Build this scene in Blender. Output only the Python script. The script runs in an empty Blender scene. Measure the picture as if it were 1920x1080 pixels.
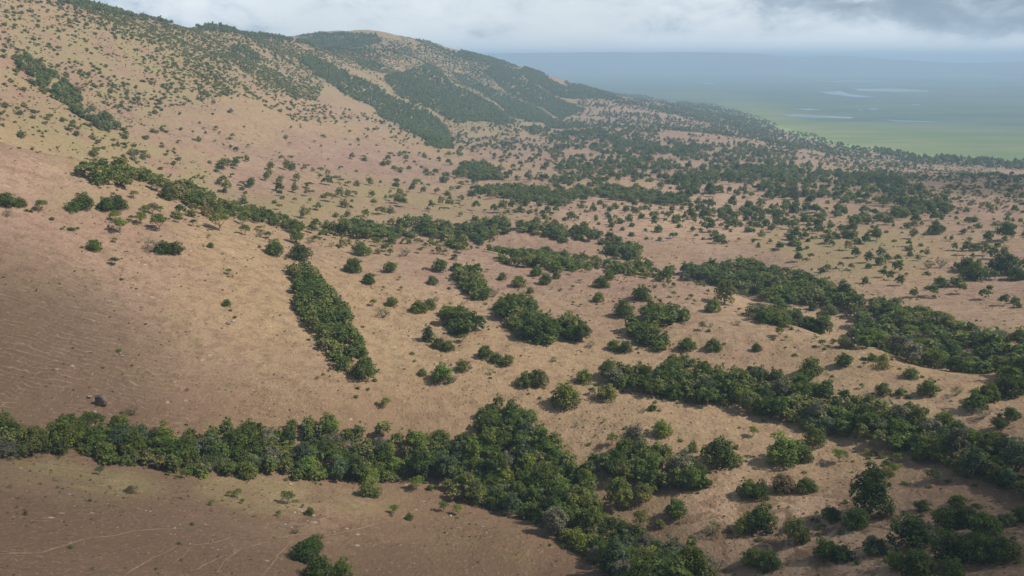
import bpy, math, random
import numpy as np

# ------------------------------------------------------------------ camera, sky, sun, exposure
S = bpy.context.scene
COL = S.collection
R_ = math.radians
CAMZ = 170.0                       # camera height over the marsh floor
PITCH = 16.2                       # degrees below the horizon
FPX = 1478.0                       # focal length in pixels of the 1920 px wide photograph

cam_data = bpy.data.cameras.new("camera")
cam_data.sensor_width = 36.0
cam_data.lens = 36.0 * FPX / 1920.0
cam_data.clip_start = 1.0
cam_data.clip_end = 80000.0
cam = bpy.data.objects.new("camera", cam_data)
COL.objects.link(cam)
cam.location = (0, 0, CAMZ)
cam.rotation_euler = (R_(90 - PITCH), 0, 0)
S.camera = cam

SUN_EL, SUN_AZ = 47.0, 97.0        # azimuth measured clockwise from +Y (straight ahead)
sd = bpy.data.lights.new("sun", "SUN")
sd.energy = 5.0
sd.angle = R_(0.7)
sd.color = (1.0, 0.95, 0.875)
sun = bpy.data.objects.new("sun", sd)
COL.objects.link(sun)
sun.rotation_euler = (R_(90 - SUN_EL), 0, R_(180 - SUN_AZ + 0.0))
# a sun lamp shines along its local -Z: tilt away from the zenith towards the azimuth
from mathutils import Vector
_d = Vector((math.sin(R_(SUN_AZ)) * math.cos(R_(SUN_EL)), math.cos(R_(SUN_AZ)) * math.cos(R_(SUN_EL)), math.sin(R_(SUN_EL))))
sun.rotation_euler = _d.to_track_quat('Z', 'Y').to_euler()

S.view_settings.view_transform = 'Standard'
S.view_settings.look = 'None'
S.view_settings.gamma = 1.0
S.view_settings.use_curve_mapping = False
S.view_settings.exposure = 0.24
S.render.engine = 'CYCLES'
S.cycles.max_bounces = 5
S.cycles.diffuse_bounces = 2
S.cycles.glossy_bounces = 1
S.cycles.transmission_bounces = 2
S.cycles.transparent_max_bounces = 8
S.cycles.volume_bounces = 0
S.cycles.use_denoising = True

class NT:
    """short hand for building node trees"""
    def __init__(s, tree):
        s.t = tree; s.n = tree.nodes; s.l = tree.links
    def node(s, kind, **kw):
        n = s.n.new(kind)
        for k, v in kw.items(): setattr(n, k, v)
        return n
    def put(s, sock, v):
        if isinstance(v, bpy.types.NodeSocket): s.l.new(v, sock)
        elif v is not None: sock.default_value = v
    def math(s, op, a, b=None, c=None, clamp=False):
        n = s.node('ShaderNodeMath', operation=op, use_clamp=clamp)
        s.put(n.inputs[0], a); s.put(n.inputs[1], b); s.put(n.inputs[2], c)
        return n.outputs[0]
    def vmath(s, op, a, b=None):
        n = s.node('ShaderNodeVectorMath', operation=op)
        s.put(n.inputs[0], a); s.put(n.inputs[1], b)
        return n.outputs[0]
    def mix(s, f, a, b, blend='MIX'):
        n = s.node('ShaderNodeMix', data_type='RGBA', blend_type=blend)
        s.put(n.inputs['Factor'], f); s.put(n.inputs[6], a); s.put(n.inputs[7], b)
        return n.outputs[2]
    def noise(s, vec, scale, detail=4, rough=0.55, dist=0.0, dims='3D'):
        n = s.node('ShaderNodeTexNoise', noise_dimensions=dims)
        s.put(n.inputs['Vector'], vec)
        n.inputs['Scale'].default_value = scale; n.inputs['Detail'].default_value = detail
        n.inputs['Roughness'].default_value = rough; n.inputs['Distortion'].default_value = dist
        return n.outputs['Fac']
    def step(s, v, lo, hi, a=0.0, b=1.0):
        n = s.node('ShaderNodeMapRange', interpolation_type='SMOOTHSTEP')
        s.put(n.inputs[0], v); s.put(n.inputs[1], lo); s.put(n.inputs[2], hi)
        n.inputs[3].default_value = a; n.inputs[4].default_value = b
        return n.outputs[0]
    def ramp(s, f, stops):
        n = s.node('ShaderNodeValToRGB')
        e = n.color_ramp.elements
        while len(e) < len(stops): e.new(0.5)
        for el, (p, c) in zip(e, stops): el.position = p; el.color = (*c, 1)
        s.put(n.inputs[0], f)
        return n.outputs[0]
    def scale(s, vec, xyz):
        n = s.node('ShaderNodeMapping'); s.put(n.inputs['Vector'], vec); n.inputs['Scale'].default_value = xyz
        return n.outputs[0]

def rgba(c): return (c[0], c[1], c[2], 1.0)

W = bpy.data.worlds.new("World"); S.world = W; W.use_nodes = True
def build_world():
    t = NT(W.node_tree); t.n.clear()
    sky = t.node('ShaderNodeTexSky', sky_type='NISHITA')
    sky.sun_disc = False
    sky.sun_elevation = R_(SUN_EL); sky.sun_rotation = R_(SUN_AZ)
    sky.altitude = 1300; sky.air_density = 1.0; sky.dust_density = 2.0; sky.ozone_density = 1.0
    tc = t.node('ShaderNodeTexCoord').outputs['Generated']
    sep = t.node('ShaderNodeSeparateXYZ'); t.put(sep.inputs[0], tc)
    # banks of clouds: lumps a few degrees across, flatter than wide, under a higher pale sheet
    big = t.noise(t.scale(tc, (2.2, 2.2, 5.0)), 1.0, 3, 0.5, 0.2)
    mid = t.noise(t.scale(tc, (9.5, 9.5, 21.0)), 1.0, 8, 0.60, 0.35)
    fine = t.noise(t.scale(tc, (20.0, 20.0, 50.0)), 1.0, 6, 0.6, 0.3)
    # a storm bank stands to the right, its lower rim clear of the horizon
    d = t.node('ShaderNodeVectorMath', operation='DOT_PRODUCT'); t.put(d.inputs[0], tc); d.inputs[1].default_value = (math.sin(R_(40)) * math.cos(R_(8)), math.cos(R_(40)) * math.cos(R_(8)), math.sin(R_(8)))
    bank = t.step(d.outputs['Value'], 0.84, 0.985)
    rim = t.step(sep.outputs[2], -0.01, 0.05)
    body = t.math('ADD', t.math('ADD', t.math('MULTIPLY', big, 0.45), t.math('MULTIPLY', mid, 0.74)), t.math('ADD', t.math('MULTIPLY', fine, 0.22), t.math('MULTIPLY', t.math('MULTIPLY', bank, rim), 0.16)))
    # the sheet thickens overhead: its base is darker than the light band above the skyline
    body = t.math('ADD', body, t.step(sep.outputs[2], 0.03, 0.42, 0.0, 0.34))
    body = t.math('SUBTRACT', body, t.step(sep.outputs[2], 0.035, 0.004, 0.0, 0.20))
    tone = t.ramp(t.step(body, 0.57, 0.95), [(0.0, (10.3, 10.7, 11.0)), (0.25, (9.1, 9.6, 10.1)), (0.45, (7.8, 8.5, 9.2)), (0.7, (4.9, 5.8, 6.7)), (1.0, (2.9, 3.7, 4.6))])
    cover = t.step(big, 0.30, 0.48, 0.62, 0.97)
    c = t.mix(cover, sky.outputs[0], tone)
    bg = t.node('ShaderNodeBackground'); t.put(bg.inputs[0], c); bg.inputs[1].default_value = 0.08
    out = t.node('ShaderNodeOutputWorld'); t.l.new(bg.outputs[0], out.inputs[0])
build_world()

# ------------------------------------------------------------------ the lie of the land
rng = np.random.default_rng(11)
CP, SP = math.cos(R_(PITCH)), math.sin(R_(PITCH))
def ray_of(px, py):
    """azimuth and tangent of elevation of the sight line through a point of the photograph"""
    px = np.asarray(px, float); py = np.asarray(py, float)
    x = (px - 960) / FPX; u = -(py - 540) / FPX
    y = CP + u * SP; z = -SP + u * CP
    return np.arctan2(x, y), z / np.hypot(x, y)
def pixel_of(x, y, z):
    """photograph coordinates of a point of the world"""
    dz = z - CAMZ
    f = y * CP - dz * SP; u = y * SP + dz * CP
    f = np.where(f > 1e-3, f, np.nan)
    return 960 + FPX * x / f, 540 - FPX * u / f

# surveyed points: sight line and ground distance in metres
SURVEY = """
-300 1080 85, 0 1080 92, 300 1080 98, 640 1080 108, 960 1080 116, 1300 1085 113, 1600 1080 115, 1920 1080 112, 2250 1080 112,
0 900 140, 300 900 149, 640 935 146, 960 1000 131, 1300 1000 132, 0 960 119, 300 980 120, 640 1000 127, -300 900 132,
0 850 158, 300 880 159, 640 900 161, 960 960 148, 1200 1022 131, 1330 1085 120,
0 760 178, 0 650 200, 0 500 232, 0 400 258, 0 320 287, 0 268 315, -300 650 195, -300 400 250, -300 170 320,
300 760 180, 300 650 203, 300 520 237, 300 430 268, 300 390 294, 300 352 330, 150 300 318, 150 340 295, 380 383 345,
600 750 182, 600 600 222, 600 500 272, 640 450 330, 480 420 318, 560 432 332,
900 740 188, 900 620 226, 900 520 286, 900 470 345, 780 455 340,
1200 800 172, 1200 690 205, 1200 600 240, 1200 530 284, 1200 515 300,
1500 900 152, 1500 800 178, 1500 695 207, 1500 640 226, 1480 610 241, 1500 560 310, 1500 520 355, 1350 540 285,
1750 950 140, 1800 880 158, 1800 790 180, 1750 720 201, 1800 705 208, 1800 650 252, 1800 600 286,
1920 930 147, 1920 850 163, 1920 740 196, 1920 690 222, 1920 600 287, 2250 850 160, 2250 600 280, 1650 655 224,
1900 500 385, 1500 450 440, 1200 440 430, 1000 430 425, 700 405 425, 500 382 410, 2250 450 450,
1600 400 560, 1900 400 560, 1300 400 540, 1000 390 520, 1000 340 670, 1250 340 720, 1600 330 950, 1900 330 950, 2250 330 950,
200 325 420, 350 360 435, 100 285 420, 0 240 425, 0 180 480, 0 88 540, 150 200 520, 150 172 545, 250 250 500, 250 230 525, 380 290 500, 380 270 540,
0 40 720, 150 130 690, 120 -3 890, 0 -40 800, 300 150 730, 300 60 960, 300 38 1030, 560 82 1400, 430 58 1200, -300 -100 700, -300 60 520,
500 250 680, 500 200 800, 500 130 1060, 700 320 650, 700 270 810, 600 200 910, 850 330 680, 900 300 860, 850 265 1010,
700 180 1260, 750 240 1110, 640 110 1460, 760 100 1700, 680 66 1900, 780 80 1950, 560 86 1800, 850 96 2150, 930 115 2320, 1000 140 2470, 1060 170 2620, 1115 187 2760,
950 225 1500, 1050 215 1800, 900 180 1720, 1000 190 1920, 850 150 1850, 620 160 1200, 840 215 1330,
1250 300 950, 1250 250 1350, 1250 220 1800, 1250 195 2500, 1150 185 2900, 1150 240 1500, 1500 290 1250, 1400 260 1400
"""
# ground hidden behind crests: the crest's point, distance, metres below the sight line over the crest
HIDDEN = """
300 352 375 14, 150 300 370 15, 0 268 365 15, -300 170 400 14, 0 88 610 16, 150 172 590 16, 250 230 570 12,
300 38 1250 30, 120 -3 1100 25, 0 -40 1000 20, 560 84 1750 12, 450 62 1950 25, 680 66 2600 60, 850 96 3000 60, 1000 140 3300 40, 400 50 2600 80, 560 86 3300 80,
1200 515 345 4, 1500 612 275 2, 1800 705 236 1.5, 1350 565 315 2, 1650 657 256 1.5, 900 466 385 3,
-300 -100 1100 25, -300 -100 3000 150, 0 -40 3500 150
"""
SHORE = [(1120, 174), (1200, 181), (1300, 194), (1380, 211), (1450, 236), (1520, 262), (1600, 277), (1700, 290), (1800, 300), (1920, 309), (2100, 320), (2300, 330)]
MARSH = -160.0
pts, val = [], []
def survey(az, Rr, dz):
    pts.append((az, math.log(Rr))); val.append(dz / (Rr + 200.0))
for row in SURVEY.replace("\n", " ").split(","):
    a, b, c = map(float, row.split()); az, te = ray_of(a, b); survey(float(az), c, float(te) * c)
for row in HIDDEN.replace("\n", " ").split(","):
    a, b, c, dz = map(float, row.split()); az, te = ray_of(a, b); survey(float(az), c, float(te) * c - dz)
for (a, c, dz) in ((300, 5000, -172), (900, 5000, -172), (-300, 5000, -172)):
    az, te = ray_of(a, 300); survey(float(az), c, dz)
for (a, b) in SHORE:
    az, te = ray_of(a, b); rr = MARSH / float(te)
    survey(float(az), rr, MARSH); survey(float(az), rr * 0.9, MARSH + 3.5); survey(float(az), rr * 1.25, MARSH - 9)
    survey(float(az), max(rr * 2, 5200), MARSH - 13)
for az in (-0.8, -0.4, 0, 0.4, 0.8):
    survey(az, 9000, MARSH - 14); survey(az, 40, -62 - 10 * az - 6 * abs(az))
pts = np.array(pts); val = np.array(val)
def _phi(d2): return 0.5 * d2 * np.log(d2 + 1e-12)
def _fit():
    n = len(pts)
    d2 = ((pts[:, None] - pts[None]) ** 2).sum(-1)
    A = np.zeros((n + 3, n + 3)); A[:n, :n] = _phi(d2) + np.eye(n) * 1.2e-4
    A[:n, n] = 1; A[:n, n + 1:] = pts; A[n:, :n] = A[:n, n:].T
    return np.linalg.solve(A, np.r_[val, 0, 0, 0])
_w = _fit()
def _tps(az, lr):
    sh = az.shape; q = np.c_[az.ravel(), lr.ravel()]; out = np.empty(len(q))
    for i in range(0, len(q), 20000):
        b = q[i:i + 20000]
        d2 = ((b[:, None] - pts[None]) ** 2).sum(-1)
        out[i:i + 20000] = _phi(d2) @ _w[:-3] + _w[-3] + b @ _w[-2:]
    return out.reshape(sh)

def _hash(i, j, s):
    h = (i.astype(np.int64) * 374761393 + j.astype(np.int64) * 668265263 + s * 1442695041) & 0x7fffffff
    h = ((h ^ (h >> 13)) * 1274126177) & 0x7fffffff
    return ((h ^ (h >> 16)) & 0xffff) / 65535.0
def vnoise(x, y, s=0):
    xi, yi = np.floor(x), np.floor(y); fx, fy = x - xi, y - yi
    fx = fx * fx * (3 - 2 * fx); fy = fy * fy * (3 - 2 * fy)
    a, b, c, d = _hash(xi, yi, s), _hash(xi + 1, yi, s), _hash(xi, yi + 1, s), _hash(xi + 1, yi + 1, s)
    return (a * (1 - fx) + b * fx) * (1 - fy) + (c * (1 - fx) + d * fx) * fy
def fbm(x, y, s=0, n=4):
    o = 0; a = 0.5
    for k in range(n):
        o = o + a * vnoise(x * 2 ** k, y * 2 ** k, s + k); a *= 0.5
    return o / (1 - 0.5 ** n)

# height on a lattice of bearing and log distance; the coarse spline is evaluated on a sparser one
AZ = np.linspace(-1.05, 1.05, 780)
LR = np.concatenate([np.linspace(math.log(22), math.log(80), 40)[:-1], np.linspace(math.log(80), math.log(460), 420)[:-1], np.linspace(math.log(460), math.log(7000), 330), np.linspace(math.log(7000), math.log(30000), 14)[1:]])
def _coarse():
    a = AZ[::3]; a = np.r_[a, AZ[-1]] if a[-1] != AZ[-1] else a
    l = LR[::3]; l = np.r_[l, LR[-1]] if l[-1] != LR[-1] else l
    g = _tps(*np.meshgrid(np.clip(a, -0.78, 0.78), np.minimum(l, math.log(9000)), indexing='ij'))
    def up(g, old, new, axis):
        k = np.clip(np.searchsorted(old, new) - 1, 0, len(old) - 2); f = (new - old[k]) / (old[k + 1] - old[k])
        g = np.moveaxis(g, axis, 0); r = g[k] * (1 - f[:, None]) + g[k + 1] * f[:, None]
        return np.moveaxis(r, 0, axis)
    return up(up(g, a, AZ, 0), l, LR, 1)
GA, GL = np.meshgrid(AZ, LR, indexing='ij')
GR = np.exp(GL); GX, GY = GR * np.sin(GA), GR * np.cos(GA)
GZ = _coarse() * (np.minimum(GR, 9000) + 200.0)
_far = np.clip((GR - 4300) / 1500, 0, 1)
GZ = GZ * (1 - _far) + (MARSH - 14) * _far
_amp = np.clip((GZ - MARSH) / 30.0, 0.05, 1.0)
_rel = (3.0 - 1.6 * np.clip((GA - 0.05) / 0.15, 0, 1)) * (fbm(GX / 42, GY / 42, 3) - 0.5) * np.clip((GR - 60) / 160, 0.35, 1) + 0.5 * (fbm(GX / 9, GY / 9, 9, 3) - 0.5)
_hill = np.clip((GR - 420) / 500, 0, 1)
_rel = _rel * (1 - 0.3 * _hill) + _hill * (15.0 * (0.35 - np.abs(fbm(GX / 170, GY / 170, 5, 3) - 0.5) * 2) + 5.0 * (fbm(GX / 60, GY / 60, 6) - 0.5)) * np.clip((GZ + 95) / 40, 0, 1)
GZ = np.where(GZ > 45, 45 + 45 * np.tanh((GZ - 45) / 45), GZ)
GZ = GZ + _rel * _amp + CAMZ                                  # world height from here on
def height(x, y):
    a = np.arctan2(x, y); l = np.log(np.maximum(np.hypot(x, y), 23))
    i = np.clip((a - AZ[0]) / (AZ[1] - AZ[0]), 0, len(AZ) - 1.001); k = i.astype(int); f = i - k
    j = np.clip(np.searchsorted(LR, l) - 1, 0, len(LR) - 2); g = np.clip((l - LR[j]) / (LR[j + 1] - LR[j]), 0, 1)
    return (GZ[k, j] * (1 - f) + GZ[k + 1, j] * f) * (1 - g) + (GZ[k, j + 1] * (1 - f) + GZ[k + 1, j + 1] * f) * g
_LS = np.linspace(math.log(60), math.log(6500), 1600); _RS = np.exp(_LS)
def ground_at(px, py):
    """where a sight line first meets the ground: x, y, z, distance (nan if it never does)"""
    px = np.atleast_1d(np.asarray(px, float)); py = np.atleast_1d(np.asarray(py, float))
    out = np.full((len(px), 4), np.nan)
    az, te = ray_of(px, py)
    for n in range(len(px)):
        x, y = _RS * math.sin(az[n]), _RS * math.cos(az[n])
        d = height(x, y) - (CAMZ + _RS * te[n])
        k = int(np.argmax(d > 0))
        if d[k] > 0 and k > 0:
            f = d[k - 1] / (d[k - 1] - d[k]); r = _RS[k - 1] + (_RS[k] - _RS[k - 1]) * f
            out[n] = (r * math.sin(az[n]), r * math.cos(az[n]), CAMZ + r * te[n], r)
    return out
def seen(x, y, z, slack=1.0):
    """True where nothing of the ground stands between the camera and the point"""
    x, y, z = map(np.atleast_1d, (x, y, z))
    r = np.hypot(x, y); ok = np.ones(len(x), bool)
    for t in np.linspace(0.3, 0.985, 70):
        ok &= height(x * t, y * t) < CAMZ + (z - CAMZ) * t + slack
    return ok
def inside(poly, px, py):
    p = np.asarray(poly, float); c = np.zeros(np.shape(px), bool)
    for (x0, y0), (x1, y1) in zip(p, np.roll(p, -1, 0)):
        with np.errstate(all='ignore'):
            c ^= ((y0 > py) != (y1 > py)) & (px < (x1 - x0) * (py - y0) / (y1 - y0 + 1e-9) + x0)
    return c
def soft_polys(polys, px, py, feather):
    """0..1 mask of photograph-traced areas on the ground with uneven soft edges"""
    m = np.zeros(np.shape(px))
    for p in polys:
        for dx, dy in ((0, 0), (feather, 0), (-feather, 0), (0, feather * .6), (0, -feather * .6), (feather * .7, feather * .4), (-feather * .7, -feather * .4)):
            m += inside(p, px + dx, py + dy) / 7.0
    return np.clip(m, 0, 1)

# ------------------------------------------------------------------ meshes and materials
def mesh_from(name, v, f, mat=None, smooth=True, attrs=None):
    me = bpy.data.meshes.new(name)
    v = np.asarray(v, np.float32)
    if isinstance(f, np.ndarray):
        k = f.shape[1]
        me.vertices.add(len(v)); me.vertices.foreach_set('co', v.ravel())
        me.loops.add(f.size); me.loops.foreach_set('vertex_index', np.ascontiguousarray(f, np.int32).ravel())
        me.polygons.add(len(f)); me.polygons.foreach_set('loop_start', np.arange(0, f.size, k, dtype=np.int32))
        me.polygons.foreach_set('use_smooth', np.full(len(f), smooth))
        me.update(calc_edges=True)
    else:
        me.from_pydata([tuple(p) for p in v], [], [tuple(q) for q in f])
        if smooth: me.polygons.foreach_set('use_smooth', np.full(len(me.polygons), True))
        me.update()
    for an, arr in (attrs or {}).items():
        at = me.attributes.new(an, 'FLOAT', 'POINT'); at.data.foreach_set('value', np.asarray(arr, np.float32).ravel())
    if mat: me.materials.append(mat)
    return me
def link(name, data, parent=None):
    o = bpy.data.objects.new(name, data); COL.objects.link(o)
    if parent: o.parent = parent
    return o
def structure(name, me):
    o = link(name, me); o['kind'] = 'structure'; return o
def grid_faces(na, nl):
    i = np.arange(na * nl).reshape(na, nl)
    return np.stack([i[:-1, 1:], i[1:, 1:], i[1:, :-1], i[:-1, :-1]], -1).reshape(-1, 4)
def material(name):
    m = bpy.data.materials.new(name); m.use_nodes = True
    t = NT(m.node_tree); b = m.node_tree.nodes['Principled BSDF']
    b.inputs['Roughness'].default_value = 0.95; b.inputs['Specular IOR Level'].default_value = 0.15
    return m, t, b

def ground_material():
    m, t, b = material('dry_grassland')
    pos = t.node('ShaderNodeNewGeometry').outputs['Position']
    A = lambda n: t.node('ShaderNodeAttribute', attribute_name=n).outputs['Fac']
    sep = t.node('ShaderNodeSeparateXYZ'); t.put(sep.inputs[0], pos)
    n_big = t.noise(pos, 1 / 130., 4, 0.55); n_mid = t.noise(pos, 1 / 24., 5, 0.6, 0.4); n_sm = t.noise(pos, 1 / 3.2, 5, 0.65); n_fine = t.noise(pos, 1.5, 4, 0.7)
    rose = (0.258, 0.155, 0.112); tan = (0.310, 0.204, 0.142); brown = (0.140, 0.085, 0.050); straw = (0.325, 0.228, 0.108)
    c = t.mix(t.step(n_mid, 0.35, 0.65), rgba(rose), rgba(tan))
    c = t.mix(t.math('MULTIPLY', t.step(n_big, 0.43, 0.64), 0.55), c, rgba(straw))
    c = t.mix(t.math('MULTIPLY', t.step(n_sm, 0.42, 0.66), 0.55), c, rgba(brown))
    c = t.mix(t.math('MULTIPLY', A('dark'), t.step(n_mid, 0.15, 0.6, 0.55, 0.95)), c, rgba((0.135, 0.079, 0.046)))  # brown grass tone with near-ground shade mixed into it
    # cattle terraces: trodden pale lines that keep to one level
    wob = t.math('MULTIPLY', t.math('SUBTRACT', n_mid, 0.5), 2.6); wob2 = t.math('MULTIPLY', t.math('SUBTRACT', t.noise(pos, 1 / 9., 4), 0.5), 1.7)
    lev = t.math('ADD', t.math('SUBTRACT', t.math('MULTIPLY', sep.outputs[1], 0.30), t.math('MULTIPLY', sep.outputs[0], 0.035)), t.math('ADD', wob, wob2))
    def lines(step_m, width, keep):
        fr = t.math('FRACT', t.math('DIVIDE', lev, step_m))
        d = t.math('ABSOLUTE', t.math('SUBTRACT', fr, 0.5))
        return t.math('MULTIPLY', t.step(d, width, width * 0.3), t.step(t.noise(t.scale(pos, (1 / 26., 1 / 26., 1 / 2.)), 1.0, 2), keep, keep + 0.1))
    ln = t.math('MAXIMUM', t.math('MULTIPLY', lines(1.5, 0.045, 0.47), 0.7), t.math('MULTIPLY', lines(0.5, 0.14, 0.38), 0.50))
    ln = t.math('MULTIPLY', ln, A('terrace'))
    # grass that is still green or straw yellow, and earth scoured bare
    g = t.math('MULTIPLY', A('green'), t.step(n_mid, 0.30, 0.62))
    gcol = t.mix(t.step(n_sm, 0.35, 0.65), rgba((0.185, 0.160, 0.062)), rgba((0.270, 0.208, 0.098)))
    c = t.mix(t.math('MULTIPLY', g, 0.85), c, gcol)
    bare = t.math('MULTIPLY', A('bare'), t.step(t.noise(pos, 1 / 6., 5, 0.68, 0.8), 0.44, 0.54))
    c = t.mix(t.math('MULTIPLY', bare, 0.95), c, t.mix(n_sm, rgba((0.42, 0.25, 0.145)), rgba((0.50, 0.36, 0.25))))
    c = t.mix(ln, c, rgba((0.36, 0.255, 0.17)))
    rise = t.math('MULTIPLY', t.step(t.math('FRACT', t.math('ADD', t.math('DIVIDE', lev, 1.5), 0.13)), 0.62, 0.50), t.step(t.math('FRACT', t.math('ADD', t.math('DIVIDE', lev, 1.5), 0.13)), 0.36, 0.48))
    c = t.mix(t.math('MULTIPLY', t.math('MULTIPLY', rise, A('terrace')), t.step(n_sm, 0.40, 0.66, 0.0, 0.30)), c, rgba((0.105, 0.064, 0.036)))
    # tufts, dung and clods
    v = t.node('ShaderNodeTexVoronoi'); t.put(v.inputs['Vector'], pos); v.inputs['Scale'].default_value = 0.62; v.inputs['Randomness'].default_value = 1.0
    sp = t.math('MULTIPLY', t.step(v.outputs['Distance'], 0.34, 0.12), t.step(n_sm, 0.42, 0.58))
    c = t.mix(t.math('MULTIPLY', sp, 0.5), c, rgba((0.15, 0.105, 0.062)))
    c = t.mix(t.math('MULTIPLY', t.step(n_fine, 0.38, 0.68), 0.38), c, rgba((0.14, 0.09, 0.055)))
    fib = t.noise(t.scale(pos, (2.6, 0.9, 2.0)), 1.0, 3, 0.7, 1.2)
    c = t.mix(t.math('MULTIPLY', t.step(fib, 0.54, 0.70), 0.42), c, rgba((0.40, 0.30, 0.185)))
    c = t.mix(t.math('MULTIPLY', t.step(fib, 0.46, 0.32), 0.45), c, rgba((0.115, 0.075, 0.045)))
    olive = t.math('MULTIPLY', t.step(t.noise(pos, 1 / 11., 5, 0.65, 0.6), 0.54, 0.70), t.step(n_big, 0.38, 0.58))
    c = t.mix(t.math('MULTIPLY', olive, 0.40), c, rgba((0.165, 0.140, 0.058)))
    v2 = t.node('ShaderNodeTexVoronoi'); t.put(v2.inputs['Vector'], pos); v2.inputs['Scale'].default_value = 0.30
    st = t.math('MULTIPLY', t.step(v2.outputs['Distance'], 0.16, 0.08), t.step(t.noise(pos, 1 / 14., 3), 0.52, 0.62))
    c = t.mix(t.math('MULTIPLY', st, 0.6), c, rgba((0.46, 0.37, 0.28)))
    t.put(b.inputs['Base Color'], c)
    h = t.math('ADD', t.math('MULTIPLY', n_sm, 0.55), t.math('ADD', t.math('MULTIPLY', n_fine, 0.30), t.math('MULTIPLY', ln, -0.25)))
    h = t.math('ADD', h, t.math('MULTIPLY', n_mid, 1.6))
    h = t.math('ADD', h, t.math('MULTIPLY', sp, 0.18))
    bp = t.node('ShaderNodeBump'); bp.inputs['Strength'].default_value = 0.9; bp.inputs['Distance'].default_value = 1.0
    t.put(bp.inputs['Height'], h); t.put(b.inputs['Normal'], bp.outputs[0])
    return m

GREEN = [[(640, 330), (1000, 385), (960, 412), (700, 412), (600, 380)], [(1380, 440), (1560, 425), (1720, 450), (1740, 500), (1600, 520), (1480, 480)], [(0, 850), (260, 880), (300, 925), (120, 940), (0, 900)],
         [(380, 890), (560, 905), (600, 950), (480, 965), (380, 930)], [(640, 915), (760, 920), (740, 965), (640, 960)], [(0, 0), (560, 90), (700, 130), (620, 180), (480, 170), (300, 230), (100, 240), (0, 200)],
         [(0, 180), (200, 230), (390, 300), (420, 380), (200, 330), (0, 260)], [(550, 60), (720, 60), (900, 90), (1100, 180), (1080, 230), (850, 270), (780, 270), (640, 180), (560, 110)], [(380, 370), (640, 360), (660, 420), (420, 410)], [(1560, 660), (1680, 660), (1680, 710), (1580, 700)],
         [(100, 360), (330, 380), (300, 400), (80, 395)]]
BARE = [[(1270, 880), (1420, 900), (1560, 920), (1600, 980), (1540, 1080), (1400, 1080), (1330, 960), (1250, 950)], [(1700, 730), (1900, 790), (1920, 860), (1860, 840), (1740, 770)], [(1500, 550), (1640, 560), (1720, 620), (1820, 620), (1800, 660), (1640, 620)],
        [(520, 900), (600, 905), (620, 935), (560, 925)], [(1040, 380), (1400, 380), (1500, 440), (1300, 440), (1080, 420)], [(540, 960), (640, 950), (620, 1000), (520, 990)], [(1200, 345), (1420, 350), (1420, 390), (1220, 380)],
        [(1020, 760), (1100, 780), (1180, 850), (1080, 830)], [(1560, 950), (1920, 1000), (1920, 1080), (1560, 1080)]]
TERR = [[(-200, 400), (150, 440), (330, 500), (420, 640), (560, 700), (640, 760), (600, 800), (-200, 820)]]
BROWN_AND_SHADE = [[(-300, 700), (700, 740), (1000, 900), (1500, 920), (2200, 860), (2200, 1300), (-300, 1300)], [(-300, 480), (160, 520), (260, 640), (250, 800), (-300, 820)], [(-300, 880), (250, 960), (420, 1100), (-300, 1200)], [(1500, 930), (2200, 900), (2200, 1300), (1450, 1300)]]  # brown grass of the left slope, plus foreground shade put into the colour
def build_ground():
    px, py = pixel_of(GX, GY, GZ)
    def mask(polys, feather):
        m = soft_polys(polys, px, py, feather)
        m = np.where(np.isfinite(px), m, 0)
        for ax in (0, 1):                                        # soften along the lattice
            for st in (1, 2, 4, 7, 11) if feather > 20 else (1, 2, 3):
                for _ in range(3): m = (np.roll(m, st, ax) + 2 * m + np.roll(m, -st, ax)) / 4
        return m
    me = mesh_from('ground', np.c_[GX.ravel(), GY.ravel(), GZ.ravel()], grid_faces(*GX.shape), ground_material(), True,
                   {'green': mask(GREEN, 14), 'bare': mask(BARE, 22), 'terrace': mask(TERR, 50), 'dark': mask(BROWN_AND_SHADE, 50)})
    return structure('ground', me)
build_ground()

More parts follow.
